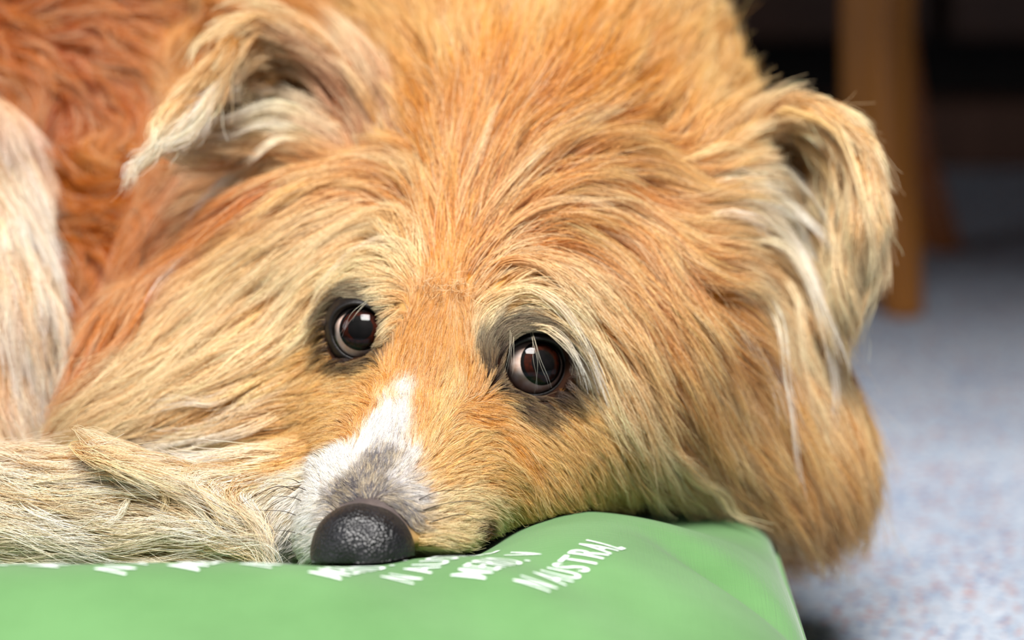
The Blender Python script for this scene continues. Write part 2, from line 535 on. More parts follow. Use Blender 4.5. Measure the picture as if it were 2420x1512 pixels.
def sdf(P):
    P = np.asarray(P, float).reshape(-1, 3)
    P0 = P.mean(0) if len(P) else 0
    D = np.full(len(P), 1.0)
    for a, b, ra, rb, k in PRIMS:
        ab = b - a
        t = np.clip(((P - a) @ ab) / (ab @ ab), 0, 1)
        q = P - a - t[:, None] * ab
        d = np.sqrt((q * q).sum(1)) - (ra + (rb - ra) * t)
        D = smin(D, d, k)
    for C in (EAR_R, EAR_L):
        D = smin(D, cloud_dist(P, C) - EAR_TH, 0.006)
    for e in EYES:                                       # eye openings
        v = P - e['c']
        t = np.clip(v @ e['ax'], 0, 0.05)
        q = v - t[:, None] * e['ax']
        d = np.sqrt((q * q).sum(1)) - (e['a'] + e['b']) * 0.00054
        D = np.maximum(D, -d)
    pt = np.max([pillow_top(P[:, 0] + dx, P[:, 1] + dy) for dx, dy in ((0, 0), (-.006, 0), (.004, 0), (0, .004), (0, -.004))], axis=0)
    D = np.maximum(D, pt + 0.0022 - P[:, 2])
    return D

def sdf_both(P, h=0.0012):
    d = sdf(P)
    g = np.stack([sdf(P + np.eye(3)[i] * h) - d for i in range(3)], -1)
    return d, g / (np.linalg.norm(g, axis=1)[:, None] + 1e-12)

def sdf_grad(P, h=0.0012):
    g = np.zeros_like(P)
    for i in range(3):
        o = np.zeros(3); o[i] = h
        g[:, i] = sdf(P + o) - sdf(P - o)
    return g / (np.linalg.norm(g, axis=1)[:, None] + 1e-12)

def surface_nets(lo, hi, h):
    n = np.ceil((hi - lo) / h).astype(int) + 1
    ax = [lo[i] + h * np.arange(n[i]) for i in range(3)]
    vals = np.empty(tuple(n), np.float32)
    Y, Z = np.meshgrid(ax[1], ax[2], indexing='ij')
    YZ = np.stack([Y.ravel(), Z.ravel()], -1)
    # coarse pass to skip far-away slabs
    for i0 in range(0, n[0], 4):
        xs = ax[0][i0:i0 + 4]
        P = np.concatenate([np.concatenate([np.full((len(YZ), 1), x), YZ], 1) for x in xs])
        vals[i0:i0 + 4] = sdf(P).reshape(len(xs), n[1], n[2])
    ins = vals < 0
    c = np.zeros(tuple(n - 1), np.int8)
    for dx in (0, 1):
        for dy in (0, 1):
            for dz in (0, 1):
                c += ins[dx:n[0] - 1 + dx, dy:n[1] - 1 + dy, dz:n[2] - 1 + dz]
    act = (c > 0) & (c < 8)
    cid = np.full(act.shape, -1, int)
    ijk = np.argwhere(act)
    cid[act] = np.arange(len(ijk))
    acc = np.zeros((len(ijk), 3)); cnt = np.zeros(len(ijk))
    corners = [(x, y, z) for x in (0, 1) for y in (0, 1) for z in (0, 1)]
    for ca in corners:
        for axis in range(3):
            if ca[axis]:
                continue
            cb = list(ca); cb[axis] = 1
            va = vals[tuple((ijk + ca).T)]; vb = vals[tuple((ijk + cb).T)]
            m = (va < 0) != (vb < 0)
            t = np.where(m, va / (va - vb + 1e-20), 0)
            p = np.array(ca, float)[None] + t[:, None] * (np.array(cb) - np.array(ca))[None]
            acc[m] += p[m]; cnt[m] += 1
    verts = lo + h * (ijk + acc / cnt[:, None])
    faces = []
    for axis in range(3):
        o1, o2 = (axis + 1) % 3, (axis + 2) % 3
        sl_a = [slice(None)] * 3; sl_b = [slice(None)] * 3
        sl_a[axis] = slice(0, n[axis] - 1); sl_b[axis] = slice(1, n[axis])
        A, B = ins[tuple(sl_a)], ins[tuple(sl_b)]
        e = np.argwhere(A != B)
        m = (e[:, o1] > 0) & (e[:, o2] > 0) & (e[:, o1] < n[o1] - 1) & (e[:, o2] < n[o2] - 1)
        e = e[m]
        sgn = A[tuple(e.T)]
        def cc(d1, d2):
            q = e.copy(); q[:, o1] -= d1; q[:, o2] -= d2
            return cid[tuple(q.T)]
        f = np.stack([cc(1, 1), cc(0, 1), cc(0, 0), cc(1, 0)], -1)
        f[~sgn] = f[~sgn][:, ::-1]
        faces.append(f)
    return verts, np.concatenate(faces)

LO, HI = np.array([-0.345, -0.10, 0.03]), np.array([0.16, 0.40, 0.36])
SV, SF = surface_nets(LO, HI, 0.0035)
for _ in range(2):
    dd = np.concatenate([sdf(SV[i:i + 40000]) for i in range(0, len(SV), 40000)])
    SV = SV - np.clip(dd, -0.002, 0.002)[:, None] * sdf_grad(SV)
QF = 1.0

# ------------------------------------------------------------------ coat: combing lines over the body
PAL = {k: srgb(*v) for k, v in dict(
    white=(250, 246, 242), cream=(248, 228, 188), pale=(240, 204, 138), tan=(229, 168, 79), gold=(219, 147, 51),
    orange=(209, 128, 37), deep=(192, 100, 23), red=(184, 82, 17), darkred=(150, 64, 14), grey=(100, 97, 104),
    silver=(184, 182, 190), brown=(124, 84, 50), black=(26, 18, 15), umber=(64, 36, 20)).items()}
# (region, colour at the root, colour at the tip, share of pale locks, length mm, lift, wave, line)
ST = []
def S(reg, c0, c1, pale, ln, lift, wave, *lines):
    for l in lines:
        ST.append((reg, PAL[c0], PAL[c1], pale, ln, lift, wave, l))

# muzzle
S('head', 'grey', 'grey', .5, 4.5, .30, 0, [(862, 1165), (872, 1120), (890, 1070)], [(885, 1165), (905, 1120), (925, 1075)],
  [(848, 1172), (835, 1162), (825, 1158)], [(915, 1175), (950, 1195), (970, 1240)])
S('head', 'silver', 'white', .5, 5, .30, 0, [(880, 1075), (900, 1035), (918, 1000)], [(905, 1150), (945, 1110), (975, 1070)], [(925, 1080), (942, 1020), (955, 970), (962, 930)], [(930, 1165), (975, 1160), (1000, 1180)])
S('head', 'white', 'white', .5, 6, .30, 0, [(820, 1130), (800, 1100), (790, 1070)], [(850, 1080), (870, 1030), (905, 980), (940, 930)],
  [(790, 1140), (760, 1110), (740, 1090)], [(755, 1200), (715, 1225), (675, 1260)], [(745, 1260), (700, 1290), (640, 1320)], [(770, 1160), (720, 1160), (680, 1190)])
S('head', 'cream', 'white', .4, 9, .30, .1, [(720, 1130), (670, 1150), (620, 1190)], [(700, 1210), (650, 1240), (600, 1290)])
S('head', 'tan', 'pale', .3, 7, .28, .05, [(990, 1090), (1015, 1020), (1045, 960), (1070, 900)], [(990, 1120), (1060, 1070), (1130, 1030), (1180, 1010)],
  [(1000, 1155), (1090, 1115), (1170, 1110), (1230, 1140)], [(850, 1030), (800, 1035), (740, 1060), (680, 1100)], [(880, 975), (820, 965), (750, 995), (680, 1040)],
  [(920, 900), (850, 895), (780, 920), (700, 965)], [(860, 865), (800, 885), (730, 925)], [(950, 960), (900, 950), (850, 960)])
S('head', 'pale', 'cream', .3, 8, .28, .1, [(1000, 1200), (1080, 1185), (1150, 1200), (1190, 1250)], [(985, 1265), (1040, 1265), (1090, 1280)])
S('head', 'gold', 'tan', .3, 6, .28, 0, [(992, 1060), (1000, 1000), (1010, 940)], [(830, 1050), (860, 1000), (890, 955), (910, 910)], [(940, 900), (950, 870), (965, 840)], [(985, 1000), (990, 950), (995, 900)], [(900, 930), (925, 890), (940, 860)])
# between and below the eyes
S('head', 'gold', 'tan', .3, 8, .28, .05, [(930, 880), (955, 800), (995, 720), (1040, 660)], [(1010, 900), (1030, 820), (1050, 740), (1060, 660)],
  [(1090, 920), (1100, 840), (1090, 750), (1075, 670)], [(1100, 980), (1150, 1005), (1200, 1045), (1240, 1100)], [(970, 880), (990, 800), (1020, 730)])
S('head', 'tan', 'pale', .35, 10, .28, .1, [(1200, 990), (1250, 1035), (1310, 1090), (1360, 1170), (1380, 1230)], [(1290, 965), (1350, 1010), (1410, 1090), (1450, 1190)],
  [(1360, 930), (1420, 990), (1470, 1090), (1500, 1200)], [(1170, 1060), (1240, 1120), (1280, 1190), (1290, 1250)], [(780, 800), (730, 845), (660, 900), (560, 960)])
S('head', 'gold', 'tan', .3, 10, .3, .1, [(1060, 680), (1068, 640), (1075, 595), (1080, 555)], [(1085, 650), (1100, 610), (1115, 570)], [(1035, 650), (1035, 610), (1025, 570)])
# brows
S('head', 'pale', 'cream', .6, 10, .35, .05, [(950, 690), (910, 690), (870, 705), (830, 735)], [(1150, 800), (1190, 775), (1250, 775), (1310, 800), (1350, 850)], [(960, 740), (940, 760), (915, 790)], [(1140, 860), (1130, 820), (1150, 780)])
S('head', 'pale', 'cream', .7, 20, .30, .05, [(985, 655), (950, 610), (890, 610), (830, 645), (780, 700), (745, 770)], [(1130, 740), (1190, 705), (1250, 705), (1310, 745), (1360, 810), (1400, 900), (1430, 980)])
S('head', 'tan', 'cream', .6, 26, .28, .05, [(1010, 640), (990, 560), (930, 520), (850, 540), (770, 600), (700, 690), (650, 780)], [(1110, 690), (1150, 645), (1220, 615), (1290, 645), (1350, 720), (1400, 820), (1450, 930), (1500, 1050)])
# forehead fan
S('head', 'orange', 'pale', .4, 33, .30, .06, [(1030, 620), (1020, 540), (970, 460), (880, 430), (790, 450), (690, 530), (590, 630), (500, 760)],
  [(1050, 600), (1060, 500), (1040, 420), (980, 370), (900, 370), (800, 420)], [(1110, 640), (1180, 570), (1280, 540), (1380, 590), (1470, 700), (1540, 840), (1600, 1000), (1660, 1120)],
  [(1110, 600), (1200, 500), (1320, 450), (1440, 480), (1540, 580), (1620, 720), (1700, 900), (1770, 1060), (1830, 1200)], [(1100, 580), (1180, 450), (1300, 350), (1430, 320), (1550, 360), (1630, 430)])
S('head', 'orange', 'tan', .25, 32, .32, .06, [(1085, 580), (1130, 430), (1200, 300), (1290, 190), (1370, 90)], [(1070, 580), (1085, 450), (1110, 320), (1150, 200), (1180, 60)], [(1060, 590), (1050, 480), (1030, 350), (1010, 250)],
  [(1095, 570), (1160, 420), (1260, 290), (1400, 200), (1480, 120)], [(1300, 300), (1420, 240), (1520, 200)])
S('head', 'deep', 'cream', .5, 30, .35, .06, [(940, 360), (925, 280), (885, 190), (830, 120)], [(870, 350), (845, 265), (795, 185), (730, 110)])
# neck and back behind the head
S('back', 'gold', 'pale', .3, 38, .35, .12, [(1000, 240), (950, 130), (880, 40), (820, -40)], [(1080, 250), (1070, 120), (1060, 0)], [(1250, 220), (1290, 100), (1310, -20)], [(1400, 260), (1460, 140), (1500, 20)],
  [(1550, 330), (1620, 210), (1690, 90)], [(1620, 380), (1700, 280), (1780, 200)], [(1650, 220), (1720, 140), (1770, 80)], [(1500, 100), (1580, 30), (1620, -40)], [(1160, 150), (1180, 60), (1190, -30)])
S('back', 'orange', 'tan', .2, 36, .35, .2, [(720, 60), (620, 20), (520, 0)], [(880, 100), (780, 20), (700, -30)], [(520, 40), (440, 60), (380, 120)])
# dog's right cheek and ruff
S('ruff', 'tan', 'cream', .55, 46, .26, .22, [(760, 520), (640, 600), (520, 700), (420, 800), (330, 900)], [(700, 640), (600, 730), (480, 840), (360, 940)], [(690, 760), (580, 850), (450, 930), (300, 1010)],
  [(680, 880), (560, 950), (420, 1000), (260, 1050)], [(680, 1000), (560, 1040), (420, 1070), (280, 1085)])
S('ruff', 'pale', 'white', .6, 42, .26, .25, [(690, 930), (570, 985), (440, 1030), (300, 1065)], [(640, 1045), (520, 1065), (400, 1090)])
S('ruff', 'pale', 'white', .5, 32, .26, .2, [(680, 1060), (560, 1080), (440, 1110), (300, 1110)], [(650, 1110), (560, 1140), (480, 1150)])
S('ruff', 'deep', 'orange', .25, 38, .28, .2, [(600, 430), (480, 480), (380, 560), (330, 680), (300, 800)], [(430, 400), (360, 500), (320, 620)], [(300, 640), (260, 760), (230, 880)], [(350, 880), (250, 930), (180, 980)], [(700, 430), (590, 500), (480, 590)])
# dog's left cheek and ruff
S('ruff', 'gold', 'pale', .4, 46, .26, .14, [(1700, 760), (1780, 880), (1840, 1000), (1890, 1120), (1930, 1250)], [(1850, 900), (1900, 1020), (1940, 1140), (1960, 1260)], [(1950, 850), (1990, 980), (2010, 1120), (2000, 1250)],
  [(1600, 800), (1660, 950), (1740, 1080), (1830, 1180), (1920, 1270)])
S('ruff', 'tan', 'cream', .5, 40, .26, .15, [(1480, 900), (1530, 1030), (1600, 1120), (1700, 1190), (1800, 1260)], [(1430, 1000), (1470, 1080), (1530, 1140), (1620, 1180)])
S('ruff', 'umber', 'brown', .25, 20, .3, .25, [(1500, 1170), (1560, 1210), (1640, 1245), (1740, 1285)], [(1450, 1190), (1480, 1220), (1520, 1250)], [(1560, 1180), (1630, 1220), (1700, 1250)])  # brown hair, darkened to paint in the shadow between ruff and cushion
# flank
S('flank', 'red', 'orange', .15, 30, .42, .9, [(60, 100), (120, 160), (200, 200), (280, 260)], [(60, 330), (150, 390), (250, 420), (340, 400)], [(100, 480), (200, 540), (300, 520)], [(250, 60), (320, 130), (380, 220)],
  [(20, 20), (100, 30), (200, 20)], [(150, 250), (100, 300), (70, 380)], [(200, 620), (180, 720), (170, 820)], [(120, 600), (160, 680), (170, 760)])
S('flank', 'deep', 'gold', .2, 30, .42, .8, [(300, 20), (400, 40), (480, 30)], [(350, 250), (300, 330), (240, 380)])
S('head', 'umber', 'brown', .05, 7, .3, .2, [(648, 1222), (636, 1248), (622, 1285)], [(1125, 1255), (1160, 1256), (1195, 1262)])  # left line paints in the mouth-gap shade, right one is dark mouth-corner hair
# ears
S('ear', 'tan', 'cream', .4, 26, .22, .05, [(1680, 380), (1770, 310), (1880, 252), (1980, 300), (2040, 420), (2050, 540)], [(770, 130), (690, 90), (600, 66), (540, 110), (480, 200), (435, 270)])
S('ear', 'tan', 'cream', .5, 28, .22, .06, [(1650, 400), (1760, 370), (1860, 400), (1930, 500), (1980, 600), (1990, 680)], [(1650, 560), (1740, 560), (1820, 610), (1870, 680), (1900, 740)], [(1880, 560), (1930, 640), (1950, 700)])
S('ear', 'cream', 'white', .8, 30, .22, .06, [(1640, 470), (1720, 455), (1790, 480), (1850, 530)], [(720, 270), (620, 210), (540, 215), (480, 250), (440, 285)], [(780, 330), (680, 300), (580, 310), (480, 310)])
S('ear', 'brown', 'tan', .3, 18, .25, .1, [(1690, 555), (1720, 560), (1750, 570)], [(740, 230), (680, 200), (620, 200)])
S('ear', 'gold', 'cream', .4, 30, .25, .1, [(1660, 650), (1740, 660), (1800, 740), (1840, 860), (1860, 960)], [(760, 380), (680, 370), (590, 420), (500, 500)])
# hind leg and foreleg
S('leg', 'tan', 'white', .6, 34, .25, .2, [(10, 350), (40, 480), (80, 600), (100, 720), (110, 850), (115, 1000)], [(0, 500), (20, 640), (30, 800), (40, 950), (60, 1060)])
S('leg', 'tan', 'cream', .4, 26, .3, .3, [(10, 1000), (30, 1060), (60, 1110)])
S('leg', 'pale', 'white', .6, 34, .28, .35, [(20, 1120), (150, 1145), (300, 1160), (450, 1180), (560, 1220)], [(10, 1190), (150, 1210), (300, 1230), (450, 1245), (560, 1255)], [(0, 1260), (150, 1280), (300, 1290), (450, 1290), (550, 1275)])
S('leg', 'pale', 'white', .5, 26, .3, .3, [(480, 1140), (500, 1190), (480, 1250)])

def raycast(pix, dmin=0.62, dmax=1.35):
    pix = np.asarray(pix, float)
    v = FWD + RGT * ((pix[:, :1] - IMG_W / 2) / FPX) + UPV * ((IMG_H / 2 - pix[:, 1:2]) / FPX)
    v = v / np.linalg.norm(v, axis=1)[:, None]
    t = np.full(len(pix), dmin)
    for _ in range(55):
        d = sdf(CAM + v * t[:, None])
        t = t + np.clip(d, -0.01, 0.2) * 0.8
    P = CAM + v * t[:, None]
    return P, (np.abs(d) < 0.002) & (t < dmax)

pixs, owner = [], []
for i, s in enumerate(ST):
    l = np.array(s[7], float)
    seg = np.linalg.norm(np.diff(l, axis=0), axis=1)
    n = max(3, int(seg.sum() / 26))
    c = catmull(np.concatenate([l, np.zeros((len(l), 1))], 1), n + 1)[:, :2]
    pixs.append(c); owner += [i] * len(c)
pixs = np.concatenate(pixs); owner = np.array(owner)
HP, HIT = raycast(pixs)
ok = (owner[1:] == owner[:-1]) & HIT[1:] & HIT[:-1] & (np.linalg.norm(HP[1:] - HP[:-1], axis=1) < 0.03)
ii = np.nonzero(ok)[0]
AP = 0.5 * (HP[ii] + HP[ii + 1])
AN = sdf_grad(AP)
AD = HP[ii + 1] - HP[ii]
AD -= AN * (AD * AN).sum(1)[:, None]
AD /= np.linalg.norm(AD, axis=1)[:, None] + 1e-12
AO = owner[ii]
A_C0 = np.array([ST[i][1] for i in AO]); A_C1 = np.array([ST[i][2] for i in AO])
A_SC = np.array([[ST[i][3], ST[i][4], ST[i][5], ST[i][6]] for i in AO], float)
REGS = ['head', 'ear', 'ruff', 'back', 'flank', 'leg']
A_R = np.array([REGS.index(ST[i][0]) for i in AO])

def field(P, want_all=False, N=None):
    out_d = np.empty_like(P)
    res = None
    for s in range(0, len(P), 8000):
        q = P[s:s + 8000]
        d2 = np.maximum((q * q).sum(1)[:, None] + (AP * AP).sum(1)[None] - 2 * q @ AP.T, 0)
        if N is not None:
            d2 = d2 * (1 + 3 * np.clip(0.6 - N[s:s + 8000] @ AN.T, 0, 2))
        w = 1.0 / (d2 + 2.5e-6) ** 2
        w /= w.sum(1)[:, None]
        out_d[s:s + 8000] = w @ AD
        if want_all:
            r = (w @ A_C0, w @ A_C1, w @ A_SC, A_R[d2.argmin(1)])
            res = [r] if res is None else res + [r]
    if want_all:
        return out_d, [np.concatenate([r[k] for r in res]) for k in range(4)]
    return out_d

def unit(v):
    return v / (np.linalg.norm(v, axis=-1, keepdims=True) + 1e-12)

def eye_frame(e):
    ex = unit(RGT - e['ax'] * (RGT @ e['ax'])); ey = np.cross(e['ax'], ex); ey = ey if ey @ UPV > 0 else -ey
    th = e['tilt']
    return ex * math.cos(th) + ey * math.sin(th), -ex * math.sin(th) + ey * math.cos(th)
def eye_metric(P):
    out = np.full(P.shape[:-1], 9.0)
    for e in EYES:
        u, v = eye_frame(e)
        q = P - e['c']
        qa = q @ u * (1 if e is EYES[0] else -1)
        m = np.sqrt((qa / (e['a'] * .001)) ** 2 + (q @ v / (e['b'] * .001)) ** 2) * np.where(qa > 0, 0.97, 1.25)
        out = np.minimum(out, np.where((np.linalg.norm(q, axis=-1) < 0.03), m, 9.0))
    return out

# ------------------------------------------------------------------ dog: body mesh
DOG = empty('dog', (0, 0.1, 0.09))
tag(DOG, 'shaggy ginger and cream dog resting its chin on the green cushion', 'dog')
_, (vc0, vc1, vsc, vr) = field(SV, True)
skin_m, nt, b = nodes_mat('undercoat_skin')
at = nt.nodes.new('ShaderNodeAttribute'); at.attribute_name = 'coat'
n_ = tex(nt, 'ShaderNodeTexNoise', 300.0)
r_ = ramp_node(nt, [(0.3, (0.75, 0.72, 0.7)), (0.7, (1, 1, 1))])
mx = nt.nodes.new('ShaderNodeMix'); mx.data_type, mx.blend_type = 'RGBA', 'MULTIPLY'; mx.inputs[0].default_value = 1.0
link(nt, n_.outputs['Fac'], r_.inputs['Fac']); link(nt, at.outputs['Color'], mx.inputs[6]); link(nt, r_.outputs['Color'], mx.inputs[7])
link(nt, mx.outputs[2], b.inputs['Base Color'])
b.inputs['Roughness'].default_value = 0.9; b.inputs['Specular IOR Level'].default_value = 0.1
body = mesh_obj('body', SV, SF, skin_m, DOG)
ca = body.data.color_attributes.new('coat', 'FLOAT_COLOR', 'POINT')
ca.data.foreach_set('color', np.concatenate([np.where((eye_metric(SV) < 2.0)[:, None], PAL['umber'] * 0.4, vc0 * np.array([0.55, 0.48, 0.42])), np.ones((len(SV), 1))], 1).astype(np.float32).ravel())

# ------------------------------------------------------------------ fur strands
fur_m = bpy.data.materials.new('dog_fur')
fur_m.use_nodes = True
nt = fur_m.node_tree
nt.nodes.clear()
out = nt.nodes.new('ShaderNodeOutputMaterial')
at = nt.nodes.new('ShaderNodeAttribute'); at.attribute_name = 'fur_color'
df = nt.nodes.new('ShaderNodeBsdfDiffuse')
tl = nt.nodes.new('ShaderNodeBsdfTranslucent')
gl = nt.nodes.new('ShaderNodeBsdfHair'); gl.component = 'Reflection'
gl.inputs['RoughnessU'].default_value = 0.22; gl.inputs['RoughnessV'].default_value = 0.6
gl.inputs['Color'].default_value = (0.9, 0.88, 0.85, 1)
for n_ in (df, tl):
    link(nt, at.outputs['Color'], n_.inputs['Color'])
m1 = nt.nodes.new('ShaderNodeMixShader'); m1.inputs[0].default_value = 0.27
m2 = nt.nodes.new('ShaderNodeMixShader'); m2.inputs[0].default_value = 0.045
link(nt, df.outputs[0], m1.inputs[1]); link(nt, tl.outputs[0], m1.inputs[2])
link(nt, m1.outputs[0], m2.inputs[1]); link(nt, gl.outputs[0], m2.inputs[2])
link(nt, m2.outputs[0], out.inputs['Surface'])

def make_curves(name, P, R, C, sizes, mat, parent, label=None):
    """points (n, 3), radii (n), colours (n, 3) of strands with the given sizes -> one hair curves object"""
    cu = bpy.data.hair_curves.new(name)
    cu.add_curves([int(k) for k in sizes])
    cu.attributes['position'].data.foreach_set('vector', (P - np.array(parent.location)).astype(np.float32).ravel())
    ra = cu.attributes.get('radius') or cu.attributes.new('radius', 'FLOAT', 'POINT')
    ra.data.foreach_set('value', R.astype(np.float32).ravel())
    ca = cu.attributes.new('fur_color', 'FLOAT_COLOR', 'POINT')
    ca.data.foreach_set('color', np.concatenate([C, np.ones((len(C), 1))], -1).astype(np.float32).ravel())
    cu.materials.append(mat)
    o = bpy.data.objects.new(name, cu)
    col.objects.link(o)
    o.parent = parent
    if label:
        o['label'] = label
    o['kind'] = 'stuff'
    return o



NOSE_C = L(0, 81.5, -3.0)
def in_nose(P, s=1.0):
    q = (to_local(P) - np.array([0, 81.5, -3.0])) / (np.array([14.2, 13.0, 13.0]) * s)
    return (q * q).sum(-1) < 1
def in_eye(P, s=1.0):
    r = np.zeros(P.shape[:-1], bool)
    for e in EYES:
        v = P - e['c']
        t = v @ e['ax']
        q = v - t[..., None] * e['ax']
        u, w_ = eye_frame(e)
        qa, qb = q @ u, q @ w_
        r |= (t > 0) & (t < 0.05) & ((qa / (e['a'] * 0.001 * s)) ** 2 + (qb / (e['b'] * 0.001 * s)) ** 2 < 1)
    return r

DARK_SPOTS = []
for (px, py, r) in [(1190, 880, .0046), (1170, 888, .0042), (1150, 895, .0034), (1200, 925, .0034), (1235, 945, .0032), (1275, 950, .0032), (1315, 935, .0030), (912, 750, .0030), (918, 785, .0034), (912, 825, .0034), (890, 855, .0030), (815, 850, .0030), (845, 866, .0032)]:
    q_, h_ = raycast([(px, py)])
    DARK_SPOTS.append((q_[0], r))

# surface sampling
tri = np.concatenate([SF[:, [0, 1, 2]], SF[:, [0, 2, 3]]])
tc_ = SV[tri].mean(1)
tn = np.cross(SV[tri[:, 1]] - SV[tri[:, 0]], SV[tri[:, 2]] - SV[tri[:, 0]])
ta = np.linalg.norm(tn, axis=1) * 0.5
tn = unit(tn)
if (tn * sdf_grad(tc_)).sum() < 0:
    tn = -tn
view = unit(CAM - tc_)
facing = (tn * view).sum(1)
pj = project(tc_)
infr = (pj[:, 0] > -260) & (pj[:, 0] < 2680) & (pj[:, 1] > -260) & (pj[:, 1] < 1700)
wt = np.clip((facing + 0.55) / 0.75, 0.0, 1.0) * infr
wt *= ~in_nose(tc_, 1.0)
_, (tc0, tc1, tsc, treg) = field(tc_, True, tn)
tlen = tsc[:, 1]
dens = np.clip(14.0 / tlen, 0.42, 3.2)                      # shorter coat grows from more roots
prob = ta * wt * dens
def sample_roots(n, prob):
    cdf = np.cumsum(prob) / prob.sum()
    t = np.searchsorted(cdf, rng.random(n))
    u, v = rng.random(n), rng.random(n)
    m = u + v > 1
    u[m], v[m] = 1 - u[m], 1 - v[m]
    a, b, c = SV[tri[t, 0]], SV[tri[t, 1]], SV[tri[t, 2]]
    return a + (b - a) * u[:, None] + (c - a) * v[:, None], t

def wobble(P, f, seed):
    """smooth pseudo-noise in space, two channels"""
    r = np.random.default_rng(seed)
    o = np.zeros((len(P), 2))
    for k in range(5):
        kv = r.normal(size=(2, 3)) * f * (1 + 0.6 * k)
        ph = r.random(2) * 6.28
        o += np.sin(P @ kv.T + ph) / (1 + 0.5 * k)
    return o / 2.2

def grow(roots, tn_, length, lift, wave, n, sink=0.0005, hscale=0.16):
    """comb guides from their roots over the skin"""
    m = len(roots)
    P = np.empty((m, n, 3))
    nr = tn_
    p = roots - nr * sink
    P[:, 0] = p
    hl = rng.uniform(0.15, 1.0, m)                                # layer of this guide
    wb = wobble(roots, 90.0, 3); wb2 = wobble(roots, 320.0, 5)
    side0 = (0.13 * wb[:, 0] + 0.10 * wb2[:, 0] + rng.normal(size=m) * 0.05)
    ph = rng.random(m) * 6.28 + 4 * wb[:, 1]
    freq = rng.uniform(0.8, 1.5, m)
    step = length / (n - 1)
    vprev = None
    g = sdf_grad(p)
    for k in range(1, n):
        t = k / (n - 1)
        dd = field(p)
        dd = unit(dd - g * (dd * g).sum(1)[:, None])
        sd = np.cross(g, dd)
        bend = side0 + wave * 0.9 * np.sin(ph + freq * 6.28 * t)
        lk = lift * (1 - t) ** 1.5 * 1.4
        v = unit(dd + sd * bend[:, None] + g * (lk + 0.25 * wave * np.cos(ph + freq * 6.28 * t))[:, None])
        if vprev is not None:
            v = unit(0.55 * v + 0.45 * vprev)
        p = p + v * step[:, None]
        d, g = sdf_both(p)
        far = np.clip((d - 0.007) / 0.012, 0, 1)
        p[:, 2] -= far * step * 0.35
        need = hl * hscale * length * min(1.0, t * 1.6) * (1 - 0.25 * t)
        push = np.clip(need - d, 0, 0.004)
        p = p + g * push[:, None]
        zf = np.where((p[:, 0] > PX0) & (p[:, 0] < PX1) & (p[:, 1] > PY0), pillow_top(p[:, 0], p[:, 1]) + 0.0008, 0.002)
        p[:, 2] = np.maximum(p[:, 2], zf)
        vprev = v
        P[:, k] = p
    return P

def trim(P, test):
    """end each strand just before it would enter a forbidden volume"""
    n = P.shape[1]
    ins = test(P)
    bad = ins.any(1)
    if not bad.any():
        return P, np.ones(len(P), bool)
    first = np.where(bad, ins.argmax(1), n)
    keep = first > 1
    fr = np.clip((first - 1.0) / (n - 1), 0, 1)
    b = np.nonzero(bad & keep)[0]
    t = np.linspace(0, 1, n)[None] * fr[b][:, None] * (n - 1)
    i = np.minimum(t.astype(int), n - 2); f = (t - i)[..., None]
    Q = P[b[:, None], i] * (1 - f) + P[b[:, None], i + 1] * f
    P = P.copy(); P[b] = Q
    return P, keep

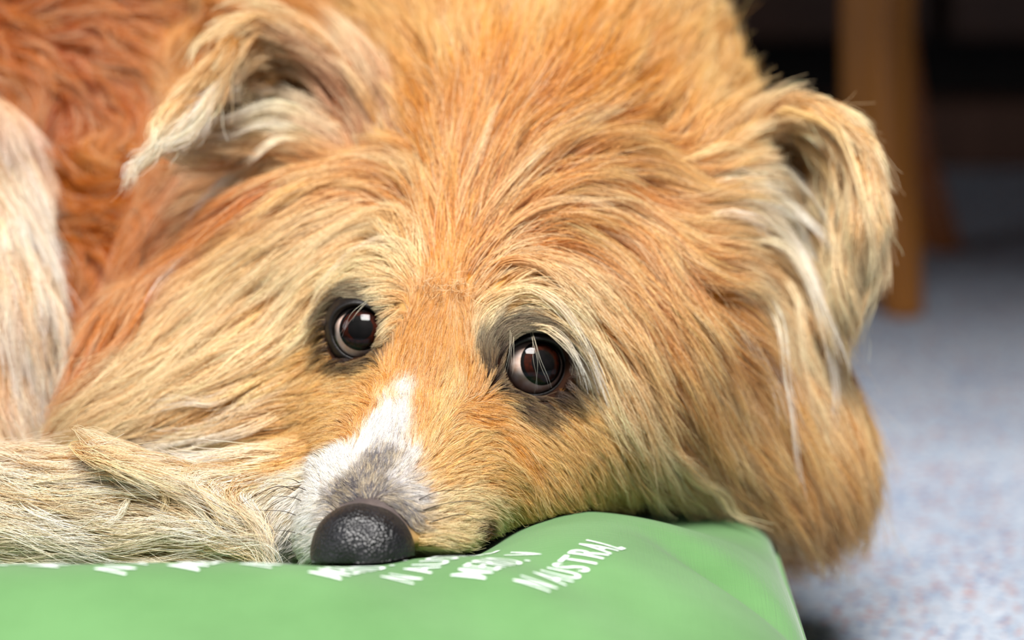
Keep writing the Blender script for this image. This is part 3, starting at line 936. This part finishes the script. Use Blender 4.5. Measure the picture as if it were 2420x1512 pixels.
STR = {r: [] for r in REGS}      # region -> list of (P, R, C)
def coat_layer(n_guides, n_child, npt, spread, rad, sel, lscale=1.0, clump=0.75, stray=0.10, hscale=0.16):
    pr = prob * sel
    roots, t = sample_roots(n_guides, pr)
    nn = tn[t]
    gd, (c0, c1, sc, rg) = field(roots, True, nn)
    ln = sc[:, 1] * 0.001 * rng.uniform(0.75, 1.2, n_guides) * lscale
    G = grow(roots, nn, ln, sc[:, 2], sc[:, 3], npt, hscale=hscale)
    # lock colours: pale locks, plain locks and deeper ones
    u = rng.random(n_guides); wb = wobble(roots, 60.0, 11)
    pm = np.clip((sc[:, 0] + 0.25 * wb[:, 0] - u) * 3, 0, 1) * rng.uniform(0.3, 0.9, n_guides)
    dp = np.clip((0.36 + 0.28 * wb[:, 1] - rng.random(n_guides)) * 3, 0, 1) * 0.6
    palec = c1 * 0.35 + PAL['cream'] * 0.65
    w0 = np.clip((c0[:, 2:] - 0.3) / 0.35, 0, 1)
    deepc = c0 * (np.array([0.74, 0.62, 0.48]) * (1 - w0) + 0.92 * w0)
    palec = palec * (1 - w0) + c0 * w0
    a0 = c0 * (1 - pm * .6)[:, None] + palec * (pm * .6)[:, None]; a0 = a0 * (1 - dp)[:, None] + deepc * dp[:, None]
    a1 = c1 * (1 - pm)[:, None] + palec * pm[:, None]; a1 = a1 * (1 - dp)[:, None] + (c0 * (0.8 + 0.15 * w0)) * dp[:, None]
    # children
    M = n_guides * n_child
    gi = np.repeat(np.arange(n_guides), n_child)
    T1 = unit(np.cross(nn, np.array([0.3, 0.5, 0.81]))); T2 = np.cross(nn, T1)
    ang = rng.random(M) * 6.283; rr = np.sqrt(rng.random(M)) * spread * (0.4 + 0.6 * np.clip(sc[gi, 1] / 30, 0.25, 1.2))
    off = T1[gi] * (np.cos(ang) * rr)[:, None] + T2[gi] * (np.sin(ang) * rr)[:, None]
    tt = np.linspace(0, 1, npt)
    cl = clump * rng.uniform(0.5, 1.15, M)
    prof = 1 - cl[:, None] * (tt ** 1.2)[None]
    lsc = rng.uniform(0.72, 1.05, M)
    base = G[gi]
    # shorter siblings: re-parametrise along the guide
    q = tt[None] * lsc[:, None] * (npt - 1)
    q = np.minimum(q, npt - 1 - 1e-6); i0 = q.astype(int); f = (q - i0)[..., None]
    ar = np.arange(M)[:, None]
    base = base[ar, i0] * (1 - f) + base[ar, np.minimum(i0 + 1, npt - 1)] * f
    P = base + off[:, None] * prof[..., None]
    nz = rng.normal(size=(M, 3)) * 0.035 * ln[gi][:, None]
    nz2 = rng.normal(size=(M, 3)) * 0.02 * ln[gi][:, None]
    st = (rng.random(M) < stray) * rng.uniform(1.0, 3.0, M) + 0.6
    P = P + (nz * st[:, None])[:, None] * (tt ** 2)[None, :, None] + nz2[:, None] * np.sin(tt * 5)[None, :, None]
    P[:, 0] -= nn[gi] * 0.0008
    zf = np.where((P[..., 0] > PX0) & (P[..., 0] < PX1) & (P[..., 1] > PY0), pillow_top(P[..., 0], P[..., 1]) + 0.0005, 0.001)
    P[..., 2] = np.maximum(P[..., 2], zf)
    P, k1 = trim(P, lambda X: in_eye(X, 1.10))
    P, k2 = trim(P, lambda X: in_nose(X, 1.03))
    jit = (1 + rng.normal(size=(M, 1)) * 0.14)
    mixt = (tt ** 0.9)[None, :, None]
    C = (a0[gi][:, None] * (1 - mixt) + a1[gi][:, None] * mixt) * jit[:, None]
    us = rng.random(M)[:, None, None]
    lite = C * 0.45 + PAL['cream'] * 0.55
    wh = np.clip((C[..., 2:] - 0.3) / 0.35, 0, 1)                # white hair stays white
    C = np.where(us < 0.15, lite, np.where(us > 0.80, C * (np.array([0.72, 0.60, 0.50]) * (1 - wh) + 0.92 * wh), C))
    C = np.clip(C, 0.004, 0.93)
    # dark short hair round the eyes and in their inner corners
    de = eye_metric(P[:, 0]) + rng.normal(size=M) * 0.08
    dk = np.clip((2.05 - de) / 0.25, 0, 1)
    for (q, r) in DARK_SPOTS:
        dk = np.maximum(dk, np.clip((r - np.linalg.norm(P[:, 0] - q, axis=1) + rng.normal(size=M) * 0.0008) / 0.0012, 0, 1))
    dk = dk[:, None, None] * (1 - 0.4 * np.clip(tt * 1.5 - 0.5, 0, 1))[None, :, None]
    C = C * (1 - dk) + PAL['umber'] * 0.7 * dk
    R = rad * (1 - 0.72 * tt ** 1.6)[None] * rng.uniform(0.7, 1.2, (M, 1)) * (0.55 + 0.45 * np.clip(sc[gi, 1:2] / 22, 0.3, 1.1))
    keep = k1 & k2
    for j, r in enumerate(REGS):
        m = keep & (rg[gi] == j)
        if m.any():
            STR[r].append((P[m], R[m], C[m], npt))

short = tlen < 14
coat_layer(int(13000 * QF), 14, 6, 0.0016, 0.000068, np.where(short, 1.0, 0.05), clump=0.6, hscale=0.20)
coat_layer(int(7500 * QF), 23, 10, 0.0036, 0.000088, np.where(short, 0.0, 1.0), clump=0.75)
coat_layer(int(5000 * QF), 8, 7, 0.0030, 0.00010, np.where(short, 0.0, 1.0), lscale=0.5, clump=0.4, hscale=0.12)   # under-coat

# ------------------------------------------------------------------ long single locks combed over the coat
LOCKS = []
def lock(reg, c0, c1, n, rad_mm, h_mm, pts, thick=1.0, npt=14, straight=False):
    pix = catmull(np.concatenate([np.array(pts, float), np.zeros((len(pts), 1))], 1), npt)[:, :2]
    LOCKS.append((pix, (reg, c0, c1, n, rad_mm, h_mm, thick, npt, straight)))

def lay_lock(Q, hit, pix, reg, c0, c1, n, rad_mm, h_mm, thick, npt, straight):
    dq = (Q - CAM) @ FWD
    if not hit.any():
        return
    k = np.arange(npt)
    dq = np.interp(k, k[hit], dq[hit])
    for _ in range(3):                                   # lie over hollows instead of following them
        sm = np.convolve(np.pad(dq, 2, mode='edge'), np.ones(5) / 5, 'valid')
        dq = np.minimum(sm, dq + 0.002)
    t = k / (npt - 1)
    if straight:                                         # hangs free over the eye
        dq = np.linspace(dq[0], dq[-1], npt) - 0.004 * np.sin(t * np.pi)
    dq = dq - 0.0017 * h_mm * np.minimum(1, t * 2.6) ** 0.8
    G = np.array([W(p[0], p[1], d) for p, d in zip(pix, dq)])
    T = unit(np.gradient(G, axis=0))
    A = unit(np.cross(T, FWD)); B = np.cross(T, A)
    ang = rng.random(n) * 6.283; rr = np.sqrt(rng.random(n)) * rad_mm * 0.001
    bell = (0.25 + 0.75 * np.minimum(1, t * 3)) * (1 - 0.72 * t ** 1.3)
    off = A[None] * (np.cos(ang) * rr)[:, None, None] + B[None] * (np.sin(ang) * rr * 0.6)[:, None, None]
    ls = rng.uniform(0.78, 1.0, n)
    q = np.minimum(t[None] * ls[:, None] * (npt - 1), npt - 1 - 1e-6); i0 = q.astype(int); f = (q - i0)[..., None]
    P = G[i0] * (1 - f) + G[np.minimum(i0 + 1, npt - 1)] * f + off * bell[None, :, None]
    P += (rng.normal(size=(n, 1, 3)) * 0.0009) * (t ** 2)[None, :, None] + (rng.normal(size=(n, 1, 3)) * 0.0004) * np.sin(t * 7 + 1)[None, :, None]
    C = (PAL[c0][None, None] * (1 - t)[None, :, None] + PAL[c1][None, None] * t[None, :, None]) * (1 + rng.normal(size=(n, 1, 1)) * 0.08)
    R = 0.00008 * thick * (1 - 0.75 * t ** 2)[None] * rng.uniform(0.7, 1.2, (n, 1))
    STR[reg].append((P, R, np.clip(C, 0.004, 0.95), npt))

def wisps(reg, c0, c1, n, r, h, pts):
    """one combed tress as several fine wisps that part and rejoin"""
    for k in range(5):
        ph, amp = rng.random() * 6.28, rng.uniform(4, 15)
        e_ = rng.uniform(0.7, 1.0)
        m = len(pts)
        q = [(x + amp * math.cos(ph + 0.5 * i), y + amp * math.sin(ph + 0.5 * i)) for i, (x, y) in enumerate(pts)]
        q = q[:max(3, int(round(m * e_)))]
        lock(reg, c0, c1, max(3, n // 5), r * rng.uniform(0.35, 0.7), h * rng.uniform(0.7, 1.2), q, thick=rng.uniform(0.8, 1.2))

for (c0, c1, n, r, h, pts) in [
    ('cream', 'white', 26, 2.0, 5, [(757, 356), (664, 331), (599, 366), (525, 426), (460, 490), (420, 560), (395, 640)]),
    ('cream', 'white', 34, 1.8, 7, [(640, 372), (599, 384), (534, 444), (511, 505), (474, 560), (423, 616), (382, 671), (350, 750)]),
    ('cream', 'cream', 22, 1.8, 6, [(673, 444), (571, 500), (497, 551), (440, 600), (400, 650)]),
    ('pale', 'cream', 20, 1.8, 6, [(620, 600), (540, 640), (450, 690), (380, 740), (340, 790)]),
    ('cream', 'white', 30, 2.2, 4, [(640, 150), (562, 157), (502, 222), (433, 264), (400, 290)]),
    ('cream', 'white', 18, 1.4, 5, [(757, 290), (664, 245), (590, 259), (525, 278), (460, 275), (410, 268)]),
    ('cream', 'white', 16, 1.4, 5, [(760, 320), (680, 300), (600, 300), (540, 320), (470, 300)])]:
    wisps('ear', c0, c1, int(n * 1.2), r, h, pts)
for (c0, c1, n, r, h, pts) in [
    ('cream', 'white', 40, 2.4, 5, [(1666, 449), (1745, 412), (1825, 454), (1888, 507), (1952, 565), (1994, 650), (2010, 756)]),
    ('pale', 'cream', 26, 1.8, 5, [(1580, 385), (1666, 353), (1735, 343), (1814, 369), (1877, 433), (1925, 517)]),
    ('cream', 'white', 40, 2.2, 6, [(1700, 560), (1798, 565), (1856, 581), (1899, 634), (1930, 708), (1962, 824), (1983, 904), (1978, 983), (1955, 1050)]),
    ('cream', 'white', 26, 1.5, 6, [(1760, 660), (1825, 719), (1851, 782), (1862, 888), (1877, 967), (1890, 1080), (1905, 1180)]),
    ('cream', 'cream', 14, 1.2, 6, [(1840, 640), (1888, 708), (1899, 808), (1904, 888), (1920, 994)]),
    ('pale', 'cream', 22, 2.0, 5, [(1692, 666), (1772, 676), (1825, 729), (1860, 820), (1880, 900)]),
    ('pale', 'cream', 26, 2.0, 4, [(1850, 262), (1930, 285), (1985, 330), (2018, 410), (2040, 500), (2056, 580), (2057, 660), (2045, 740)]),
    ('cream', 'white', 24, 2.0, 5, [(1700, 500), (1780, 480), (1850, 530), (1910, 620), (1950, 720), (1970, 830)]),
    ('cream', 'white', 18, 1.5, 5, [(1760, 400), (1850, 400), (1910, 460), (1960, 540), (2000, 640), (2020, 740)]),
    ('pale', 'cream', 30, 2.2, 5, [(1880, 330), (1950, 400), (1990, 500), (2010, 600), (2020, 700)]),
    ('cream', 'white', 24, 1.6, 5, [(1820, 540), (1880, 600), (1930, 690), (1970, 790), (2000, 880)]),
    ('pale', 'white', 18, 1.2, 5, [(1700, 700), (1770, 790), (1830, 890), (1870, 1000), (1890, 1090)]),
    ('pale', 'white', 18, 1.8, 5, [(1660, 520), (1720, 500), (1790, 520), (1830, 570)])]:
    wisps('ear', c0, c1, int(n * 1.3), r, h + 1.0, pts)
for (c0, c1, n, r, h, pts) in [
    ('pale', 'cream', 34, 2.2, 5, [(1530, 960), (1578, 1038), (1638, 1125), (1709, 1165), (1737, 1221), (1781, 1248), (1840, 1270)]),
    ('cream', 'white', 14, 1.0, 5, [(1590, 1050), (1640, 1110), (1700, 1170), (1730, 1200)]),
    ('tan', 'cream', 24, 2.0, 4, [(1460, 940), (1510, 1040), (1560, 1110), (1640, 1160)]),
    ('tan', 'cream', 24, 2.4, 4, [(1620, 700), (1680, 830), (1740, 950), (1790, 1050)]),
    ('tan', 'cream', 24, 2.4, 4, [(1540, 640), (1610, 780), (1660, 900), (1700, 1000)]),
    ('pale', 'cream', 24, 2.2, 4, [(620, 720), (520, 810), (420, 880), (300, 930)]),
    ('pale', 'cream', 28, 2.4, 4, [(640, 880), (540, 930), (440, 950), (330, 990)]),
    ('pale', 'white', 30, 2.4, 4, [(600, 900), (500, 950), (430, 945), (340, 960)]),
    ('pale', 'white', 34, 2.6, 4, [(660, 980), (560, 1020), (450, 1040), (320, 1060)]),
    ('cream', 'white', 34, 2.6, 4, [(660, 1070), (560, 1085), (470, 1085), (380, 1100)])]:
    wisps('ruff', c0, c1, int(n * 1.2), r, h, pts)
for (c0, c1, n, r, h, pts) in [
    ('cream', 'white', 34, 2.2, 3, [(203, 1281), (305, 1285), (373, 1271), (424, 1251), (474, 1210)]),
    ('cream', 'white', 30, 2.4, 3, [(0, 1125), (68, 1135), (169, 1139), (271, 1136)]),
    ('cream', 'white', 14, 1.0, 4, [(325, 1152), (298, 1190), (278, 1224), (237, 1244)]),
    ('pale', 'cream', 18, 1.4, 4, [(383, 1112), (380, 1152), (390, 1186), (376, 1217)]),
    ('cream', 'white', 24, 2.2, 3, [(0, 1150), (60, 1200), (130, 1230), (220, 1250)]),
    ('cream', 'white', 20, 2.0, 3, [(0, 1240), (90, 1270), (200, 1290), (320, 1300)]),
    ('pale', 'cream', 20, 2.0, 3, [(420, 1130), (480, 1170), (520, 1230), (500, 1280)]),
    ('cream', 'white', 40, 3.0, 4, [(0, 400), (50, 560), (95, 680), (125, 780), (130, 900)]),
    ('cream', 'white', 34, 3.0, 4, [(0, 520), (30, 660), (60, 800), (90, 940), (110, 1040)]),
    ('pale', 'white', 34, 3.0, 4, [(20, 420), (60, 530), (110, 640), (140, 740), (145, 860)])]:
    lock('leg', c0, c1, n, r, h, pts)
for (c0, c1, n, r, h, pts) in [
    ('tan', 'cream', 40, 2.6, 3, [(1015, 620), (985, 550), (920, 510), (840, 520), (760, 570), (690, 650)]),
    ('pale', 'white', 34, 2.2, 3, [(1000, 640), (960, 580), (890, 570), (820, 610), (770, 680), (740, 750)]),
    ('pale', 'white', 26, 1.8, 2, [(930, 680), (880, 690), (840, 730), (805, 785), (790, 810)]),
    ('gold', 'cream', 40, 2.6, 3, [(1130, 660), (1200, 615), (1280, 630), (1350, 700), (1400, 790), (1450, 900)]),
    ('pale', 'white', 34, 2.2, 3, [(1190, 690), (1250, 680), (1320, 720), (1370, 790), (1410, 880), (1440, 960)]),
    ('pale', 'white', 26, 1.8, 2, [(1230, 770), (1290, 775), (1340, 815), (1375, 870), (1390, 920)]),
    ('gold', 'cream', 24, 2.0, 4, [(1075, 560), (1100, 440), (1150, 320), (1180, 240)]),
    ('gold', 'cream', 24, 2.0, 4, [(1100, 580), (1170, 470), (1240, 390), (1300, 330)]),
    ('gold', 'cream', 24, 2.0, 4, [(1050, 560), (1030, 460), (980, 390), (900, 360)]),
    ('gold', 'cream', 24, 2.0, 4, [(1130, 600), (1250, 500), (1370, 470), (1480, 500)]),
    ('tan', 'cream', 30, 3.0, 4, [(960, 300), (930, 230), (880, 170), (830, 130)]),
    ('tan', 'cream', 24, 3.0, 4, [(900, 310), (870, 230), (820, 160), (770, 120)])]:
    lock('head', c0, c1, n, r, h, pts)
# a few hairs hanging over the eyes, and the ruffled tuft between the brows
for pts in ([(1252, 765), (1262, 825), (1266, 880), (1262, 940)], [(1250, 770), (1270, 835), (1288, 890), (1298, 940)], [(1205, 780), (1208, 830), (1198, 900)],
            [(1210, 785), (1215, 850), (1200, 890)], [(1330, 800), (1355, 850), (1370, 905)], [(1345, 810), (1372, 860), (1395, 910)], [(880, 690), (835, 750), (790, 815)], [(875, 700), (840, 745), (800, 790)]):
    lock('head', 'cream', 'white', 2, 0.5, 3, pts, thick=0.36, straight=True)
for k in range(70):
    x0, y0 = 1055 + rng.normal() * 38, 675 + rng.normal() * 16
    a0 = rng.uniform(0, 6.28); ln_ = rng.uniform(25, 60)
    cx_, cy_ = math.cos(a0) * ln_, math.sin(a0) * ln_ * 0.5
    lock('head', 'gold', 'cream', 1, 0.2, rng.uniform(2, 5), [(x0, y0), (x0 + cx_ * .5 + rng.normal() * 6, y0 + cy_ * .5 + rng.normal() * 6), (x0 + cx_, y0 + cy_)], thick=0.8, npt=7)

Q_, H_ = raycast(np.concatenate([p for p, _ in LOCKS]))
i_ = 0
for p, a_ in LOCKS:
    lay_lock(Q_[i_:i_ + len(p)], H_[i_:i_ + len(p)], p, *a_)
    i_ += len(p)

FUR_NAMES = {'head': ('face_fur', 'orange and cream face fur with a white blaze'), 'ear': ('ear_fur', 'long pale wispy ear hair'), 'ruff': ('ruff_fur', 'long golden ruff hair'),
             'back': ('back_fur', 'thick golden back fur'), 'flank': ('flank_fur', 'curly reddish flank fur'), 'leg': ('leg_fur', 'long cream leg fur')}
for r in REGS:
    Ps, Rs, Cs, sz = [], [], [], []
    for (P, R, C, n) in STR[r]:
        Ps.append(P.reshape(-1, 3)); Rs.append(R.reshape(-1)); Cs.append(C.reshape(-1, 3)); sz += [n] * len(P)
    make_curves(FUR_NAMES[r][0], np.concatenate(Ps), np.concatenate(Rs), np.concatenate(Cs), sz, fur_m, DOG, FUR_NAMES[r][1])

# ------------------------------------------------------------------ eyes
def eye_material(name, kind):
    m, nt, b = nodes_mat(name)
    if kind == 'sclera':
        n = tex(nt, 'ShaderNodeTexNoise', 420.0, Detail=4.0)
        r = ramp_node(nt, [(0.3, srgb(206, 168, 146)), (0.65, srgb(226, 204, 194))])
    elif kind == 'iris':
        n = tex(nt, 'ShaderNodeTexNoise', 900.0, Detail=4.0)
        r = ramp_node(nt, [(0.3, srgb(22, 7, 3)), (0.7, srgb(62, 20, 6))])
    else:
        n = tex(nt, 'ShaderNodeTexNoise', 500.0)
        r = ramp_node(nt, [(0.3, (0.002, 0.002, 0.002)), (0.7, (0.005, 0.004, 0.004))])
    link(nt, n.outputs['Fac'], r.inputs['Fac'])
    link(nt, r.outputs['Color'], b.inputs['Base Color'])
    b.inputs['Roughness'].default_value = 0.6
    b.inputs['Specular IOR Level'].default_value = 0.05
    return m
M_SC, M_IR, M_PU = eye_material('eye_white', 'sclera'), eye_material('brown_iris', 'iris'), eye_material('pupil_black', 'pupil')
M_CO = bpy.data.materials.new('wet_cornea'); M_CO.use_nodes = True
nt = M_CO.node_tree; nt.nodes.clear()
o_ = nt.nodes.new('ShaderNodeOutputMaterial'); tr = nt.nodes.new('ShaderNodeBsdfTransparent'); g_ = nt.nodes.new('ShaderNodeBsdfGlossy')
g_.inputs['Roughness'].default_value = 0.03
fr = nt.nodes.new('ShaderNodeFresnel'); fr.inputs['IOR'].default_value = 1.30
ms = nt.nodes.new('ShaderNodeMixShader')
link(nt, fr.outputs[0], ms.inputs[0]); link(nt, tr.outputs[0], ms.inputs[1]); link(nt, g_.outputs[0], ms.inputs[2]); link(nt, ms.outputs[0], o_.inputs['Surface'])
M_LID, nt, b = nodes_mat('black_eyelid_skin')
n_ = tex(nt, 'ShaderNodeTexNoise', 1500.0)
r_ = ramp_node(nt, [(0.3, srgb(9, 6, 6)), (0.7, srgb(22, 15, 14))])
link(nt, n_.outputs['Fac'], r_.inputs['Fac']); link(nt, r_.outputs['Color'], b.inputs['Base Color'])
b.inputs['Roughness'].default_value = 0.5; b.inputs['Specular IOR Level'].default_value = 0.35
bp = nt.nodes.new('ShaderNodeBump'); bp.inputs['Strength'].default_value = 0.4; bp.inputs['Distance'].default_value = 0.0003
link(nt, n_.outputs['Fac'], bp.inputs['Height']); link(nt, bp.outputs['Normal'], b.inputs['Normal'])

def cap(c, ax, R, half, bulge=0.0, rings=14, seg=40, r_in=0.0):
    u = unit(np.cross(ax, np.array([0.2, 0.3, 0.9]))); v = np.cross(ax, u)
    vs_, fs_ = [], []
    for i in range(rings + 1):
        th = r_in + (half - r_in) * i / rings
        rr = R + bulge * max(0.0, 1 - (th / half) ** 2)
        for k in range(seg):
            a = 2 * math.pi * k / seg
            vs_.append(c + rr * (math.cos(th) * ax + math.sin(th) * (math.cos(a) * u + math.sin(a) * v)))
    for i in range(rings):
        for k in range(seg):
            fs_.append((i * seg + k, (i + 1) * seg + k, (i + 1) * seg + (k + 1) % seg, i * seg + (k + 1) % seg))
    return vs_, fs_

for e in EYES:
    c, ax = e['c'], e['ax']
    v = FWD + RGT * (e['iris'][0] - IMG_W / 2) / FPX + UPV * (IMG_H / 2 - e['iris'][1]) / FPX
    v = v / np.linalg.norm(v)
    oc = CAM - c; bq = oc @ v; t = -bq - math.sqrt(max(bq * bq - (oc @ oc - EYE_R ** 2), 0))
    gaze = unit(CAM + v * t - c)
    bm = bmesh.new(); bmesh.ops.create_uvsphere(bm, u_segments=40, v_segments=24, radius=EYE_R, matrix=Matrix.Translation(c))
    ey = bm_obj('eye', bm, M_SC, DOG, True)
    def sub(name, vs_, fs_, m):
        o = mesh_obj(name, vs_, fs_, m, None)
        o.parent = ey
        return o
    sub('iris', *cap(c, gaze, EYE_R + 0.00006, 0.60), M_IR)
    sub('limbus_ring', *cap(c, gaze, EYE_R + 0.00008, 0.63, r_in=0.535, rings=4), M_PU)
    sub('pupil', *cap(c, gaze, EYE_R + 0.00010, 0.34), M_PU)
    sub('cornea', *cap(c, gaze, EYE_R + 0.0002, 1.35, bulge=0.0012, rings=24), M_CO)
    # eyelid: rounded dark rim round the opening
    u, w_ = eye_frame(e)
    vs_, fs_ = [], []
    seg = 64
    prof = [(0.955, -0.0006), (0.975, 0.0003), (1.01, 0.0009), (1.06, 0.0013), (1.14, 0.0014), (1.28, 0.0013), (1.48, 0.0011), (1.68, 0.0011), (1.85, 0.0003)]
    for (s_, dz) in prof:
        for k in range(seg):
            a = 2 * math.pi * k / seg
            qx, qy = e['a'] * .001 * math.cos(a), e['b'] * .001 * math.sin(a)
            inner = max(0.0, -math.cos(a) if e is EYES[1] else math.cos(a))
            qx *= 1 + 0.22 * inner ** 6                    # pointed inner corner
            up = max(0.0, math.sin(a))
            qy *= 1 - 0.16 * up
            r2 = s_ * math.hypot(qx, qy)
            Rr = EYE_R + dz + 0.0018 * up * (1.0 if s_ > 1 else 0.3)
            if r2 < Rr * 0.98:
                zz = math.sqrt(Rr * Rr - r2 * r2)
            else:
                zz = Rr * 0.2 - (r2 - Rr * 0.98)
            vs_.append(c + ax * zz + s_ * (u * qx + w_ * qy))
    for i in range(len(prof) - 1):
        for k in range(seg):
            fs_.append((i * seg + k, (i + 1) * seg + k, (i + 1) * seg + (k + 1) % seg, i * seg + (k + 1) % seg))
    o = mesh_obj('eyelid', vs_, fs_, M_LID, DOG)
    o['label'] = 'black eyelid rim'

# ------------------------------------------------------------------ nose
M_NO, nt, b = nodes_mat('black_nose_leather')
vo = tex(nt, 'ShaderNodeTexVoronoi', 1150.0)
vo.feature = 'F1'
n_ = tex(nt, 'ShaderNodeTexNoise', 260.0, Detail=3.0)
r_ = ramp_node(nt, [(0.3, srgb(11, 11, 13)), (0.7, srgb(24, 23, 28))])
link(nt, n_.outputs['Fac'], r_.inputs['Fac']); link(nt, r_.outputs['Color'], b.inputs['Base Color'])
b.inputs['Roughness'].default_value = 0.40
b.inputs['Specular IOR Level'].default_value = 0.55
bp = nt.nodes.new('ShaderNodeBump'); bp.inputs['Strength'].default_value = 0.7; bp.inputs['Distance'].default_value = 0.00042; bp.invert = True
link(nt, vo.outputs['Distance'], bp.inputs['Height']); link(nt, bp.outputs['Normal'], b.inputs['Normal'])
bm = bmesh.new()
bmesh.ops.create_icosphere(bm, subdivisions=6, radius=1.0)
for vtx in bm.verts:
    x, y, z = vtx.co
    g3 = lambda cx, cy, cz, s: math.exp(-((x - cx) ** 2 + (y - cy) ** 2 + (z - cz) ** 2) / (s * s))
    k = 1.0
    k += 0.06 * (g3(.75, .55, -.1, .4) + g3(-.75, .55, -.1, .4))        # wings
    for sx in (-1, 1):
        k -= 0.34 * g3(sx * .42, .86, -.32, .19) + 0.24 * g3(sx * .66, .70, -.36, .15) + 0.20 * g3(sx * .88, .36, -.38, .14)   # comma nostrils
    k -= 0.05 * math.exp(-(x / .07) ** 2) * max(0.0, y) * (1 if z < .35 else max(0, 1 - (z - .35) * 3))  # groove
    k -= 0.03 * math.exp(-(x / .16) ** 2) * max(0.0, z)
    px_, py_, pz_ = x * k, y * k, z * k
    if pz_ > 0:
        pz_ *= 0.94
    taper = 1 - 0.10 * max(0, -pz_)
    q_ = L(14.2 * px_ * taper, 81.5 + 12.6 * py_, -3.0 + 13.2 * pz_ - 1.5 * max(0, py_))
    q_[2] = max(q_[2], float(pillow_top(q_[0], q_[1])) + 0.001)
    vtx.co = Vector(q_)
o = bm_obj('nose', bm, M_NO, DOG, True)
o['label'] = 'black leathery nose'

# ------------------------------------------------------------------ whiskers
M_WH = plain_mat('dark_whisker', srgb(40, 26, 18), 0.4)
for pts in ([(735, 1165), (700, 1150), (655, 1155), (610, 1185)], [(715, 1145), (690, 1132), (668, 1130)], [(725, 1190), (690, 1175), (640, 1172)], [(715, 1225), (670, 1208), (600, 1205)], [(700, 1160), (650, 1150), (560, 1195)],
            [(720, 1265), (680, 1255), (640, 1252)], [(1000, 1205), (1060, 1188), (1130, 1185), (1180, 1205)], [(1015, 1235), (1090, 1215), (1150, 1240)], [(1120, 1255), (1150, 1243), (1185, 1258)], [(1110, 1265), (1145, 1255), (1180, 1268)],
            [(990, 1180), (1040, 1160), (1100, 1160)]):
    pix = catmull(np.concatenate([np.array(pts, float), np.zeros((len(pts), 1))], 1), 12)[:, :2]
    Q, hit = raycast(pix)
    if not hit.any():
        continue
    k = np.arange(12); dq = (Q - CAM) @ FWD; dq = np.interp(k, k[hit], dq[hit]) - 0.001 * np.linspace(0, 7, 12) - 0.001
    dq = np.minimum(dq, dq[0] + 0.004)
    G = np.array([W(p[0], p[1], d) for p, d in zip(pix, dq)])
    G[:, 2] = np.maximum(G[:, 2], pillow_top(G[:, 0], G[:, 1]) + 0.001)
    v_, f_ = tube_mesh(G, 0.00016 * (1 - 0.7 * np.linspace(0, 1, 12)), 5)
    mesh_obj('whisker', v_, f_, M_WH, DOG)

# ------------------------------------------------------------------ printed rows on the cushion
for i in range(13):
    xb = -0.0075 - 0.0185 * (i + 1)
    y0 = -0.123 - 0.004 * math.sin(i * 2.1)
    print_row(('N AUSTRAL', 'MERID. V')[i % 2], xb, y0, 0.0100, 1.15)
print_row('MERID. V', -0.0073, -0.122, 0.0104, 1.18, squeeze=0.52)
print_row('N AUSTRAL', 0.0093, -0.128, 0.0108, 1.18, squeeze=0.52)
